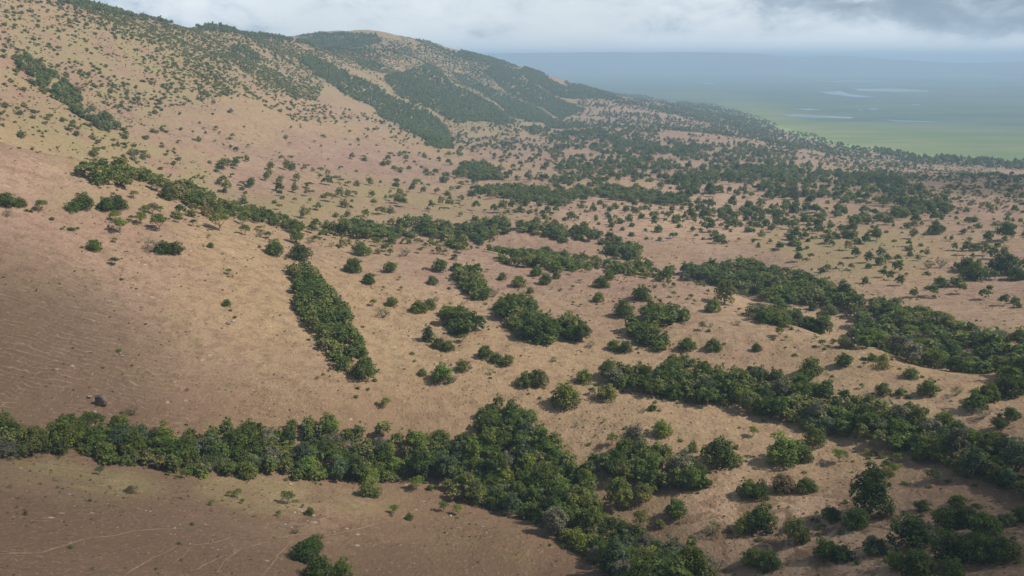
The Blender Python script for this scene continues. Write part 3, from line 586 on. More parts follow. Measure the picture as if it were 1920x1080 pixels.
# ------------------------------------------------------------------ trees and bushes: where they stand
TINT = {'dark': (0.086, 0.117, 0.023), 'deep': (0.062, 0.088, 0.021), 'green': (0.120, 0.156, 0.029), 'bright': (0.176, 0.200, 0.034), 'olive': (0.159, 0.164, 0.047), 'grey': (0.179, 0.169, 0.111), 'blue': (0.104, 0.135, 0.065), 'brown': (0.163, 0.120, 0.065), 'yellow': (0.200, 0.200, 0.047)}
PLANTS = []                                                      # dict per plant: x y z w shape tint label group kind
def plant(x, y, z, w, shape, tint, label=None, group=None, hs=1.0):
    PLANTS.append(dict(x=x, y=y, z=z, w=w, shape=shape, tint=tint, label=label, group=group, hs=hs))
LONE = """
13 386 32 bush dark | dark bush at the picture's left edge on the bald hillside's crest
38 387 23 bush green | small round bush right beside the bush at the left edge of the crest
15 406 18 thin grey | grey leafless shrub below the bushes at the left edge of the crest
78 397 24 small green | flat crowned little tree alone on the crest, left of the dark crest bushes
138 396 26 bush green | green bush at the left end of the dark row on the bald hillside's crest
157 391 38 bush dark | dark bush in the middle of the row on the bald hillside's crest
200 394 34 bush dark | left half of the widest dark bush on the bald hillside's crest
222 393 36 bush deep | right half of the widest dark bush on the bald hillside's crest
252 373 18 small bright | bright little tree alone on the bare rise above the crest bushes
318 374 38 bush olive | olive bush at the foot of the bare rise, left of the crest hedge
97 412 11 low dark | tiny dark bush below the lone flat crowned tree on the crest
133 432 15 low dark | tiny dark bush on bare ground below the green crest bush
116 430 8 low green | speck of green scrub next to the tiny dark bush below the crest
178 469 28 bush dark | compact dark bush alone on the bald hillside above its terraced part
217 402 21 low bright | bright spreading bush just below the widest dark crest bush
215 414 19 small green | small green tree directly above the larger bright shadowed tree on the hillside
225 437 30 small bright | bright tree with a dark shadow to its left on the upper hillside
247 414 12 small green | slender little tree between two bright trees on the upper hillside
265 421 24 small bright | front one of a close pair of bright trees below the crest
273 405 22 small green | rear one of a close pair of bright trees below the crest
287 402 24 small brown | brown leaved tree on the crest right of the dark bushes
302 397 12 small green | little green tree just right of the brown leaved crest tree
300 433 37 small green | wide crowned forked tree in the middle of the upper hillside
317 411 7 low green | tiny shrub between the forked tree and the crest hedge
335 418 16 small green | small tree below the left end of the crest hedge
363 425 16 small dark | dark lollipop shaped tree standing alone below the crest hedge
412 433 42 small olive | largest lone tree under the crest hedge, broad olive crown
455 422 22 small green | upper one of two trees stacked behind one another below the hedge
460 441 23 small green | lower one of two trees stacked behind one another below the hedge
489 444 25 thin olive | thinly leaved forked tree left of a small dark tree below the hedge
503 449 18 small dark | small dark tree right of the thinly leaved forked one
515 478 41 bush dark | big round dark bush on the slope left of the narrow upright thicket's top
563 487 44 bush dark | big dark bush directly above the narrow upright thicket
557 457 30 tree green | green tree in the column above the narrow upright thicket
552 438 28 tree green | uppermost tree of the column above the narrow upright thicket
581 456 18 thin olive | pale thin shrub right of the column above the narrow upright thicket
609 450 8 low green | tiny green shrub on bare ground right of the column of trees
622 463 14 thin yellow | sparse yellowish sapling on the slope right of the column of trees
287 472 34 thin grey | grey leafless bush leaning on the large hillside bush
308 474 34 bush dark | left part of the large dark bush in the middle of the bald hillside
328 476 32 bush dark | right part of the large dark bush in the middle of the bald hillside
216 455 11 small bright | bright sapling above the little dark tree on the terraced hillside
216 498 17 small deep | little dark tree with a shadow to its left on the terraced hillside
392 447 9 small bright | thin bright sapling behind a round one, mid hillside
395 464 14 bush green | round sapling in front of a thin bright one, mid hillside
418 478 8 thin yellow | yellowish stick like sapling on the empty mid hillside
430 515 14 small olive | olive sapling casting a shadow on the empty hillside
425 573 18 bush bright | bright bush alone in the middle of the terraced hillside
432 583 8 low green | small scrub just below the bright bush of the terraced hillside
440 596 9 low dark | dark scrub at the end of the line below the bright terraced hillside bush
222 659 11 low bright | bright scrub growing over pale rocks on the terraced hillside
606 703 9 low green | small shrub on bare ground left of the narrow thicket's lower end
595 711 10 thin brown | brown dry shrub below the small shrub left of the narrow thicket
352 733 10 thin olive | thin sapling on the bare slope above the wide front thicket
723 763 22 small bright | bright bushy sapling on bare slope right of the narrow thicket's foot
668 745 12 low green | green scrub at the foot of the narrow upright thicket
662 510 41 bush dark | round dark bush right of the narrow upright thicket's top
677 479 37 bush green | green bush above and right of the round dark one by the narrow thicket
708 462 21 small green | round tree under the crown belt, left of its small twin
742 455 18 small green | small round tree, right one of the twins under the crown belt
760 480 26 thin grey | greyish thin crowned tree right of two small round trees
732 479 16 small green | small green tree left of the greyish thin crowned one
692 532 31 bush dark | dark bush below the round one right of the narrow thicket
732 510 29 bush dark | dark twin topped bush in the gap right of the narrow thicket
798 465 13 small green | small tree left of the sloping line of saplings under the belt
811 475 9 small dark | dark sapling beside a small tree under the crown belt
798 505 11 low green | small green scrub left of the two joined dark bushes
825 509 36 bush dark | left of two joined dark bushes at the head of a short oblique thicket
855 508 24 bush dark | right of two joined dark bushes at the head of a short oblique thicket
925 557 26 thin grey | bare grey bush hanging from the lower tip of the short oblique thicket
811 533 25 bush olive | olive bush left of the short oblique thicket
850 534 14 thin olive | half bare sapling touching the short oblique thicket's left side
750 525 9 small bright | upper of two yellowish saplings right of the narrow thicket
752 545 10 small yellow | lower of two yellowish saplings right of the narrow thicket
735 573 28 bush bright | bright round bush above the grey forked one
720 595 32 thin olive | grey green forked bush below the bright round bush
700 574 16 small bright | small yellow green tree left of the grey green forked bush
785 585 36 bush green | left half of a green pair of bushes above the oval thicket
806 579 30 bush olive | right half of a green pair of bushes above the oval thicket
818 565 16 thin olive | wispy sapling behind the green pair of bushes
803 640 26 tall deep | upright dark tree at the left end of a small L shaped clump
822 652 30 bush dark | middle bush of the small L shaped clump
841 657 28 bush dark | low right end of the small L shaped clump
868 641 19 small bright | bright sapling under the oval thicket, right of the L shaped clump
773 664 12 low bright | tiny bright shrub on bare ground left of a pale gully
777 678 9 low green | speck of scrub below the tiny bright shrub
910 670 34 bush dark | dark left bush of a joined pair below the L shaped clump
930 678 26 bush green | middle green bush of the pair below the L shaped clump
952 684 30 bush olive | pale right end of the pair below the L shaped clump
792 703 20 bush olive | olive bush at the left end of a three bush row near the pale gully
828 714 48 bush green | large green bush in the middle of a three bush row near the pale gully
868 694 30 bush olive | greyish bush at the right end of a three bush row near the pale gully
851 716 20 thin grey | grey thin shrub at the lower right of the large three row bush
920 702 17 thin olive | wispy sapling standing between two bush pairs above the front thicket
986 722 40 bush green | left part of a broad bush under the pale gully
1012 722 42 bush olive | right part of a broad bush under the pale gully
1003 703 16 bush deep | dark knob of a bush behind the broad bush under the gully
942 524 20 bush green | round bush between the short oblique thicket and a flat pair
973 537 32 bush olive | left bush of a flat pair right of the short oblique thicket
994 549 18 bush olive | right bush of a flat pair right of the short oblique thicket
1006 517 26 bush green | upper bush of a leaning pair above the big two lobed thicket
1023 532 30 bush green | lower bush of a leaning pair above the big two lobed thicket
1043 522 20 bush green | solitary round bush right of the leaning pair
1072 515 15 small dark | small dark round tree at the spur's crest under the belt
1127 538 33 bush dark | left dark bush of a touching pair on the spur's crest
1141 524 24 bush dark | right dark bush of a touching pair on the spur's crest
1122 565 26 bush bright | bright bush alone below the touching dark pair
1203 560 41 bush dark | wide dark bush on the spur right of the bright one
1170 593 46 bush dark | big dark bush at the head of the crooked thicket
1263 557 14 small bright | bright sapling right of the wide dark bush on the spur
1253 535 12 small green | slim sapling on the crest above the bright one
1108 651 21 thin bright | leaning bright half bare tree by the two lobed thicket's right foot
1038 678 16 thin olive | dull bush in the hollow below the two lobed thicket
1150 655 28 bush green | left green bush of a pair below the crooked thicket
1172 659 32 bush dark | dark right bush of a pair below the crooked thicket
1075 567 8 low bright | bright scrub on the pale slope above the right lobe
1074 542 9 small green | slim sapling on pale slope over the two lobed thicket
1086 530 8 small yellow | yellowish sapling near the crest above the two lobed thicket
1358 570 46 tree olive | large olive round tree on the crest of the spur
1336 584 34 bush green | loose green bush below the large olive crest tree
1327 551 10 small green | little tree left of the large olive crest tree
1295 561 12 small dark | dark little tree on the crest further left of the olive tree
1285 591 18 bush dark | dark bush touching the end of the wavy thicket
1395 556 16 small olive | olive sapling behind the large crest tree
1430 555 14 small green | thin forked tree on the slope behind the crest
1462 578 28 bush green | tall green bush in the hollow behind the crest
1462 560 22 tree green | tree behind the tall green bush in the hollow
1488 575 22 small green | round green tree right of the tall green bush in the hollow
1523 581 19 bush dark | dark bush standing before the gully trees
1554 588 28 bush olive | loose olive bush before the gully trees
1383 609 15 thin olive | half bare shrub on the spur below the crest trees
1408 600 17 small bright | bright flat sapling on the spur's crest
1317 619 16 small olive | left of two sparse saplings on the open spur
1333 613 12 thin olive | right of two sparse saplings on the open spur
1337 655 33 bush dark | tall dark bush with a long shadow on the open spur
1288 655 36 bush green | green bush left of the tall dark one on the open spur
1345 660 10 low olive | small shrub at the foot of the tall dark bush
1418 657 20 bush dark | upright two tiered bush alone on the open spur
1460 631 20 small dark | dark little tree on the spur casting a shadow left
1473 638 10 small olive | thin sapling right beside the dark little spur tree
1490 667 12 low green | small shrub alone right of the two tiered bush
1517 702 44 bush dark | big round dark bush between spur crest and diagonal thicket
1582 685 32 bush dark | squarish dark bush right of the big round one
1540 650 16 small dark | dark little tree at the spur crest near the gully belt
1562 648 15 small green | green little tree at the spur crest near the gully belt
1583 651 26 bush olive | olive bush at the edge of the gully belt
1619 674 13 low green | left of three small bushes in yellow grass on the spur
1635 675 17 bush green | middle of three small bushes in yellow grass on the spur
1657 677 20 bush bright | right of three small bushes in yellow grass on the spur
1653 690 30 low yellow | yellow green spreading scrub below the three small bushes
1708 707 27 bush green | green bush on the spur's right end under the belt
1619 687 10 small dark | tiny dark tree left of the yellow green scrub
1655 740 31 bush dark | left dark bush of a trio above the diagonal thicket
1687 740 18 bush green | small middle bush of a trio above the diagonal thicket
1738 740 38 bush dark | right wide bush of a trio above the diagonal thicket
1793 741 25 thin olive | olive half bare bush right of the trio
1615 728 11 small bright | bright sapling above the diagonal thicket's middle
1060 759 62 bush bright | wide bright bush above the meeting of the front thicket's arms
1038 758 18 small bright | bright sapling at the left foot of the wide bright bush
1138 747 42 bush olive | grey olive bush at the left end of the diagonal thicket
1110 740 17 small green | small green tree beside the grey olive bush
1095 716 36 bush bright | bright bush at the upper left tip of the diagonal thicket
1240 815 40 bush bright | bright tall bush on bare ground under the diagonal thicket
1223 769 17 bush green | small round bush right of a wispy one under the diagonal thicket
1207 773 15 thin olive | wispy bush left of the small round one
1148 834 28 small olive | pale olive tree behind the right block of the front thicket
1181 811 20 low grey | grey low shrub on clod strewn ground
1080 800 12 thin green | thin sapling among dark clods right of the front thicket's arm
1133 792 8 small bright | yellowish sapling on clod strewn ground
1104 834 12 low olive | olive scrub near the clods above the right block
1350 868 76 bush dark | biggest round bush on the bare right slope
1298 845 24 bush olive | smaller bush to the left of the biggest round one
1470 866 70 bush green | large left lobe of a twin bush under the diagonal thicket
1507 862 40 bush dark | lower right lobe of a twin bush under the diagonal thicket
1527 832 46 bush green | rear right lobe of a twin bush under the diagonal thicket
1412 818 21 small bright | bright sapling between the biggest bush and the twin bush
1573 866 32 flat green | flat topped little tree with visible trunk right of the twin bush
1633 852 25 low olive | wispy scrub near the flat topped little tree
1683 866 20 flat green | leaning flat topped sapling under the diagonal thicket
1677 878 22 low bright | bright scrub beneath the leaning sapling
1660 890 34 low olive | sparse olive scrub above the tall dark tree
1627 890 16 low green | small scrub left of the sparse olive scrub
1748 906 30 small blue | bluish small tree alone on the right bare slope
1695 908 14 low green | small bush below the sparse olive scrub
1402 928 40 bush green | green left half of the bush nearest the eroded bank
1424 932 40 bush dark | dark right half of the bush nearest the eroded bank
1467 919 47 bush brown | brown tinged round bush right of the eroded bank's bush
1512 920 38 bush dark | last bush in the row of three beside the eroded bank
1630 964 68 tall deep | tall dark tree dominating the lower right slope
1556 975 36 bush dark | dark bush below and left of the tall dark tree
1603 987 52 bush dark | broad bush joined to the tall dark tree's foot
1335 1002 40 thin green | loose green bush left of the bush on eroded ground
1395 996 42 bush bright | bright left part of the large bush on eroded ground
1425 990 60 bush dark | dark right part of the large bush on eroded ground
1490 1018 48 tree olive | upright olive tree on eroded ground
1505 1014 30 bush dark | dark bush tucked behind the upright olive tree
1412 1058 48 bush bright | bright bush close to the bottom edge on eroded ground
1440 1067 50 bush dark | dark bush joined to the bright one close to the bottom edge
1548 1046 50 bush dark | dark bush between two shadows at the lower right
1578 1050 40 bush deep | very dark bush at the lower right, next to the bluish one
1638 1038 44 bush blue | bluish green bush below the tall dark tree
1707 1022 76 bush deep | wide very dark bush at the lower right
1715 1076 66 bush dark | dark bush at the bottom edge below the wide very dark one
1680 1065 40 bush green | green bush at the bottom edge left of a dark one
1728 957 27 bush dark | small dark bush above the lower right clump
1795 950 30 bush dark | round dark bush behind the lower right clump
1828 962 20 small dark | dark little tree with bare trunk on the lower right slope
1770 990 52 bush dark | left bush of the lower right clump
1808 985 50 bush deep | middle bush of the lower right clump
1845 1002 56 bush dark | right bush of the lower right clump
1780 1047 66 bush deep | left bush of the lowest dark row at the right
1830 1050 66 bush dark | middle bush of the lowest dark row at the right
1882 1052 60 bush dark | right bush of the lowest dark row at the right
1885 985 30 bush blue | bluish bush near the right edge on the lower slope
1912 975 34 bush dark | dark bush cut by the right edge on the lower slope
1325 1084 70 thin grey | grey half bare tree at the bottom edge
1780 1084 50 bush dark | dark bush cut by the bottom edge at the right
1160 950 58 tree bright | bright broad tree inside the bay of the front thicket
1205 942 40 tree olive | olive tree beside the bright broad one in the bay
1200 988 38 small olive | olive tree with visible trunk in the clearing of the front thicket
1238 988 22 bush olive | small olive bush right of the clearing's tree
1267 967 46 bush dark | round dark bush right of the front thicket's bay
695 930 50 bush olive | large olive bush bulging from the front thicket's lower edge
782 918 30 small bright | bright tree standing clear of the front thicket's lower edge
806 918 14 bush green | small bush next to the bright tree at the thicket's edge
740 963 21 small green | small green tree on the near slope below the olive bush
767 974 17 bush dark | round dark little bush on the near slope
832 959 24 small green | left one of two little trees with shadows under the front thicket
858 965 23 small bright | right one of two little trees with shadows under the front thicket
857 972 9 low green | tiny scrub below the two little trees
188 890 18 small blue | bluish slim tree at the lower edge of the front thicket, left
347 897 22 small green | pale green slim tree at the front thicket's lower edge
245 923 28 low brown | brown and dark low bush on the near slope
168 940 9 low deep | tiny dark shrub on the near rocky slope
20 915 12 thin olive | faint dry shrub at the left edge of the near slope
398 948 14 flat bright | slim flat topped sapling on the near slope
430 930 13 flat green | left of two saplings joined at the foot on the near slope
446 932 20 flat green | right of two saplings joined at the foot on the near slope
455 944 11 small green | round sapling below the joined saplings
540 944 31 flat green | dark flat topped little tree with a clear shadow on the near slope
523 968 13 small green | leafy sapling below the dark flat topped tree
568 952 8 small dark | thin dark sapling beside pale rocks
581 965 20 bush dark | bush growing among pale rocks on the near slope
555 1000 20 thin grey | grey thin shrub on top of the lowest clump
572 1050 54 bush deep | upper left bush of the clump at the bottom edge
590 1030 40 bush dark | rear bush of the clump at the bottom edge
598 1085 62 bush dark | lowest bush of the clump at the bottom edge
640 1082 46 bush green | greener right bush of the clump at the bottom edge
292 1068 8 low green | tiny weed tuft on the lowest bare slope
163 792 22 small green | sapling poking above the front thicket's left half
248 778 26 thin olive | feathery sapling above the front thicket's left half
1827 524 46 bush dark | big dark bush on the plain right of the spur belt
1810 508 34 bush dark | dark bush behind the big one on the plain
1880 514 54 bush deep | broad very dark bush near the right edge of the plain
1905 524 34 bush dark | lower bush joined to the broad very dark one
1865 524 18 small green | small tree between the two big plain bushes
1884 450 30 tree dark | round dark tree near the plain's right edge
1866 434 20 flat green | flat topped tree left of the round dark plain tree
1644 451 20 tree green | dark tree with a visible stem on open plain grass
1663 487 15 bush dark | compact bush on the yellow patch of the plain
1706 480 12 bush dark | small compact bush right of the yellow plain patch
1628 503 13 bush dark | compact bush at the lower edge of the yellow plain patch
1763 538 26 bush dark | dark bush pair's right half below the yellow patch
1740 504 22 thin olive | half bare tree left of a thin crowned one on the plain
1764 502 27 thin grey | thin crowned grey tree on the plain
1570 448 14 bush dark | dark bush right of three plain trees in a row
1498 470 13 bush dark | round dark bush alone on pale plain
1515 453 10 bush dark | small round bush above the lone one on pale plain
1752 439 26 bush dark | low wide dark bush on the plain near the stem tree
1767 434 14 bush dark | round bush behind the low wide one
1817 455 11 small green | small bright plain tree below the flat topped one
1078 440 20 tree dark | dark round tree on orange plain above the belt
975 397 16 bush dark | dark plain bush left of a pale flat one
1895 785 28 bush dark | round bush by the pale bank at the right edge
1873 803 24 bush dark | dark bush under the pale bank at the right edge
1828 768 44 bush dark | left bush of the thicket above the pale bank
1850 752 44 bush dark | middle bush of the thicket above the pale bank
1885 742 48 bush deep | upper right bush of the thicket above the pale bank
1912 735 36 bush dark | bush cut by the right edge above the pale bank
1840 785 30 thin grey | greyish bush below the thicket over the pale bank
"""
def place_lone():
    rows = []
    for line in LONE.strip().split("\n"):
        if not line.strip(): continue
        head, lab = line.split("|"); px, py, w, shape, tint = head.split()[:5]
        rows.append((float(px), float(py), float(w), shape, tint, lab.strip()))
    g = ground_at([r[0] for r in rows], [min(r[1], 1200) for r in rows])
    for (px, py, w, shape, tint, lab), q in zip(rows, g):
        if not np.isfinite(q[0]): print('no ground', px, py); continue
        slant = math.hypot(q[3], q[2] - CAMZ)
        plant(q[0], q[1], q[2], w * slant / FPX, shape, tint, lab)
place_lone()

def pool(poly, per100, seed, lift=0.0, ragged=0.0):
    """random points on the ground whose crown centre falls inside an area traced on the photograph"""
    rs = np.random.default_rng(seed); p = np.array(poly, float)
    az, te = ray_of(p[:, 0], p[:, 1]); g = ground_at(p[:, 0], p[:, 1])[:, 3]
    e = ground_at(np.clip(p[:, 0], -330, 2200), p[:, 1] + 12)[:, 3]
    r = np.r_[g, e]; r = r[np.isfinite(r)]
    a0, a1 = az.min() - 0.01, az.max() + 0.01; r0, r1 = max(r.min() * 0.82, 70), min(r.max() * 1.12, 5000)
    n = int(0.5 * (a1 - a0) * (r1 * r1 - r0 * r0) * per100 / 100)
    a = rs.uniform(a0, a1, n); rr = np.sqrt(rs.uniform(r0 * r0, r1 * r1, n))
    x, y = rr * np.sin(a), rr * np.cos(a); z = height(x, y)
    px, py = pixel_of(x, y, z + lift)
    if ragged:                                                   # uneven border
        s = rr * 0.035; px = px + ragged * (fbm(x / s, y / s, 7, 3) - 0.5); py = py + 0.6 * ragged * (fbm(x / s, y / s, 17, 3) - 0.5)
    k = inside(poly, px, py); x, y, z = x[k], y[k], z[k]
    k = seen(x, y, z + 2.5, 0.5); return x[k], y[k], z[k], rs
def thin_out(x, y, gap, rs):
    """drop points that stand closer than gap"""
    cell = {}; keep = []
    for i in rs.permutation(len(x)):
        c = (int(x[i] // gap), int(y[i] // gap)); ok = True
        for dx in (-1, 0, 1):
            for dy in (-1, 0, 1):
                for j in cell.get((c[0] + dx, c[1] + dy), ()):
                    if (x[i] - x[j]) ** 2 + (y[i] - y[j]) ** 2 < gap * gap: ok = False
        if ok: cell.setdefault(c, []).append(i); keep.append(i)
    return np.array(keep, int)
def thicket(name, poly, gap, w, mix, seed, group, where):
    """closely set trees; label of each says its colour and its thicket"""
    x, y, z, rs = pool(poly, 100.0 * 5.0 / gap ** 2, seed, w[0] * 0.45, 30.0 if name[:4] in ('belt', 'plai', 'gull', 'vall', 'hedg') else 13.0)
    if name[:4] in ('belt', 'plai', 'gull', 'vall', 'hedg'):     # looser stands, open in places
        k = fbm(x / 22, y / 22, seed, 3) > rs.uniform(0.27, 0.56 if name[:4] != 'gull' else 0.47, len(x)); x, y, z = x[k], y[k], z[k]
    k = thin_out(x, y, gap, rs)
    shapes, tints = mix
    for i in k:
        s = shapes[rs.integers(len(shapes))]; t = tints[rs.integers(len(tints))]
        plant(x[i], y[i], z[i], rs.uniform(*w), s, t, (where, s), group, rs.uniform(0.8, 1.15) * (0.78 if name[:4] in ('belt', 'plai', 'gull') else 1.0))
THICK = []
M_ = (('tree', 'tree', 'bush', 'tree', 'tall', 'bush', 'thin', 'small', 'tree'), ('dark', 'dark', 'dark', 'green', 'green', 'olive', 'grey', 'bright', 'deep', 'blue'))
MD = (('tree', 'bush', 'tree', 'bush', 'small'), ('dark', 'dark', 'dark', 'green', 'blue', 'olive', 'green', 'grey'))
MB = (('bush', 'bush', 'tree'), ('dark', 'dark', 'green', 'deep', 'olive'))
MG = (('small', 'tree', 'flat', 'bush'), ('green', 'green', 'bright', 'olive', 'dark'))
FT = 'trees of the wide front thicket'
THICK += [
 ('front', [(-260, 815), (0, 795), (60, 805), (120, 813), (160, 805), (200, 803), (270, 801), (290, 821), (320, 813), (370, 821), (420, 809), (470, 811), (520, 809), (560, 795), (600, 785), (640, 803), (720, 808), (760, 827), (800, 823), (860, 823), (905, 830), (960, 870), (1050, 885), (1110, 910), (1118, 950), (1110, 985), (1190, 1010), (1240, 1030), (1290, 1062), (1340, 1100), (1330, 1140), (1180, 1090), (1110, 1040), (1060, 1000), (1000, 970), (940, 955), (880, 935), (850, 928), (800, 898), (760, 885), (700, 893), (640, 893), (560, 893), (520, 885), (420, 885), (350, 883), (290, 868), (210, 863), (150, 845), (60, 843), (-260, 842)],
  2.1, (3.0, 6.3), M_, 1, FT, 'in the wide front thicket'),
 ('arm', [(898, 775), (925, 758), (950, 758), (975, 773), (1000, 793), (1040, 815), (1060, 845), (1080, 870), (1100, 890), (1050, 895), (960, 870), (905, 830)], 2.1, (3.0, 6.0), M_, 2, 'trees of the front thicket\'s upper arm', 'in the front thicket\'s upper arm'),
 ('block', [(1105, 865), (1140, 852), (1190, 834), (1240, 843), (1290, 872), (1330, 895), (1325, 905), (1290, 905), (1230, 905), (1180, 895), (1125, 885)], 2.1, (3.2, 6.2), M_, 3, 'trees of the front thicket\'s right block', 'in the front thicket\'s right block'),
 ('narrow', [(548, 505), (582, 503), (600, 525), (622, 548), (645, 570), (665, 615), (682, 655), (697, 695), (685, 710), (662, 700), (635, 675), (608, 645), (592, 615), (580, 600), (568, 585), (560, 555), (550, 525)], 2.2, (3.3, 6.0), MB, 4, 'bushes of the narrow upright thicket', 'in the narrow uphill thicket'),
 ('oblique', [(858, 505), (880, 503), (895, 515), (910, 543), (910, 553), (897, 553), (880, 538), (866, 520)], 2.3, (4.5, 6.5), MB, 5, 'bushes of the short oblique thicket', 'in the short oblique thicket'),
 ('oval', [(830, 578), (848, 578), (880, 590), (900, 604), (903, 612), (888, 620), (865, 616), (838, 602)], 2.3, (4.6, 6.5), MB, 6, 'bushes of the oval thicket', 'in the oval thicket'),
 ('lobed', [(940, 568), (983, 562), (1000, 578), (1028, 605), (1044, 622), (1030, 635), (1005, 634), (978, 624), (954, 602), (940, 580)], 2.3, (4.8, 7.0), MB, 7, 'bushes of the big two lobed thicket', 'in the two lobed thicket\'s left lobe'),
 ('lobe', [(1048, 595), (1073, 586), (1092, 608), (1096, 626), (1084, 636), (1064, 622)], 2.3, (4.6, 6.5), MB, 8, 'bushes of the two lobed thicket\'s right lobe', 'in the two lobed thicket\'s right lobe'),
 ('crooked', [(1182, 606), (1205, 603), (1228, 618), (1250, 634), (1242, 642), (1216, 635), (1192, 622)], 2.3, (4.6, 6.4), MB, 9, 'bushes of the crooked thicket', 'in the crooked thicket'),
 ('wavy', [(1204, 584), (1238, 574), (1285, 575), (1286, 585), (1250, 598), (1222, 602)], 2.3, (4.6, 6.4), MB, 10, 'bushes of the wavy thicket', 'in the wavy spur thicket'),
 ('diagonal', [(1140, 692), (1170, 683), (1230, 692), (1280, 676), (1330, 692), (1380, 702), (1420, 697), (1430, 710), (1500, 717), (1560, 747), (1640, 752), (1700, 783), (1760, 798), (1830, 825), (1880, 845), (2150, 940), (2150, 1000), (1880, 905), (1820, 880), (1740, 850), (1680, 836), (1600, 812), (1540, 797), (1450, 775), (1370, 748), (1330, 752), (1260, 735), (1180, 722), (1140, 706)], 2.15, (3.2, 6.0), MD, 11, 'trees of the long diagonal thicket', 'in the long diagonal thicket'),
 ('gully', [(1285, 500), (1380, 486), (1430, 492), (1500, 520), (1560, 532), (1590, 545), (1600, 570), (1560, 575), (1500, 565), (1440, 552), (1380, 530), (1300, 515)], 3.2, (5, 8), MD, 12, 'trees of the gully belt behind the spur', 'in the gully belt behind the crest'),
 ('gully2', [(1560, 575), (1600, 570), (1650, 560), (1700, 575), (1760, 600), (1850, 620), (2150, 670), (2150, 735), (1860, 708), (1800, 695), (1740, 680), (1680, 662), (1620, 640), (1570, 618), (1500, 612), (1440, 588), (1400, 580), (1430, 575), (1500, 596), (1560, 602)], 3.6, (5, 8), MD, 13, 'trees of the gully belt\'s right end', 'in the gully belt\'s right end'),
 ('belt1', [(640, 414), (700, 408), (800, 416), (860, 420), (950, 414), (962, 426), (930, 445), (900, 456), (850, 450), (760, 436), (640, 434)], 3.5, (5, 8), MD, 14, 'trees of the left crown belt', 'in the left crown belt'),
 ('belt2', [(970, 418), (1030, 420), (1080, 427), (1150, 442), (1200, 462), (1205, 484), (1170, 476), (1100, 463), (1040, 438), (980, 430)], 3.5, (5, 8), MD, 15, 'trees of the right crown belt', 'in the right crown belt'),
 ('belt3', [(930, 478), (960, 478), (1030, 468), (1060, 473), (1100, 490), (1200, 493), (1290, 503), (1290, 518), (1200, 507), (1100, 498), (1000, 496), (950, 490)], 3.8, (4.5, 7), MD, 16, 'trees of the middle belt on the spur\'s crest', 'in the spur crest\'s middle belt'),
 ('hedge', [(330, 390), (430, 388), (480, 402), (545, 420), (640, 432), (640, 438), (540, 430), (470, 415), (420, 402), (335, 400)], 3.6, (3.8, 6), MG, 17, 'trees of the crest hedge', 'in the bald hillside\'s crest hedge'),
 ('valley', [(130, 305), (190, 310), (240, 315), (300, 333), (350, 347), (400, 372), (380, 384), (340, 372), (290, 355), (220, 345), (170, 330)], 3.6, (4.5, 7), MG, 18, 'trees of the valley thicket behind the hillside', 'in the valley thicket'),
 ('plainbelt', [(885, 358), (950, 350), (1060, 352), (1130, 345), (1200, 350), (1290, 362), (1290, 376), (1200, 370), (1100, 368), (1040, 376), (960, 370), (890, 365)], 3.8, (5, 8), MD, 19, 'trees of the long belt on the plain', 'in the plain\'s long belt'),
 ('plainclump', [(855, 318), (880, 308), (905, 305), (935, 325), (940, 338), (900, 336), (870, 326)], 3.8, (5, 8), MD, 20, 'trees of the clump at the pink slope\'s foot', 'in the pink slope\'s foot clump'),
]

for a in THICK: thicket(*a)
def scatter(poly, per100, w, mix, seed, clump=0.0, csize=40.0, avoid=True, where=None, group=None):
    x, y, z, rs = pool(poly, per100, seed, 0.0, 22.0 if group == 'FOREST' else 36.0)
    if clump:
        nz = fbm(x / csize, y / csize, seed, 3); k = nz > rs.uniform(0.5 - 0.5 * (1 - clump), 0.5 + 0.12, len(x)); x, y, z = x[k], y[k], z[k]
    shapes, tints = mix
    for i in range(len(x)):
        wd = w[0] + (w[1] - w[0]) * rs.random() ** 1.25
        s = shapes[rs.integers(len(shapes))]
        plant(x[i], y[i], z[i], wd, s, tints[rs.integers(len(tints))], (where, s), group, rs.uniform(0.8, 1.15))
N_SCAT0 = len(PLANTS)
SCAT = []
SAV = (('bush', 'bush', 'tree', 'small', 'flat', 'low'), ('dark', 'green', 'green', 'olive', 'dark', 'olive', 'bright', 'grey'))
SAVD = (('bush', 'bush', 'tree', 'tree', 'small'), ('dark', 'dark', 'green', 'blue', 'deep', 'olive'))
SCR = (('low', 'bush', 'low', 'thin'), ('olive', 'green', 'dark', 'olive', 'grey', 'yellow'))
YG = (('flat', 'small', 'tree', 'bush'), ('green', 'bright', 'olive', 'yellow', 'dark'))
SAP = (('small', 'low', 'low', 'thin', 'flat'), ('bright', 'olive', 'green', 'yellow', 'dark'))
def sc(poly, d, w, mix, seed, **k): SCAT.append(((poly, d, w, mix, seed), k))
PLAIN = 'on the open plain'; PG = 'bushes and trees dotting the plain'
sc([(640, 335), (880, 345), (1000, 385), (1000, 412), (640, 412), (560, 380)], 0.439, (2.5, 7), YG, 31, where='on the yellow grass', group='trees on the yellow grass')
sc([(400, 310), (560, 310), (660, 340), (660, 418), (560, 415), (440, 385), (390, 350)], 0.764, (2.5, 7), YG, 32, where='in the pale valley mouth', group='trees of the pale valley mouth')
sc([(640, 290), (840, 285), (1060, 280), (1060, 350), (880, 350), (800, 335)], 0.81, (2.5, 7.5), SAV, 33, clump=.5)
sc([(960, 378), (1300, 378), (1300, 455), (1180, 450), (1060, 425), (960, 412)], 0.785, (2, 6), SAVD, 34, where=PLAIN, group=PG)
sc([(1040, 270), (1250, 262), (1500, 290), (1500, 330), (1300, 350), (1040, 345)], 1.68, (2.5, 8), SAVD, 35, clump=.7)
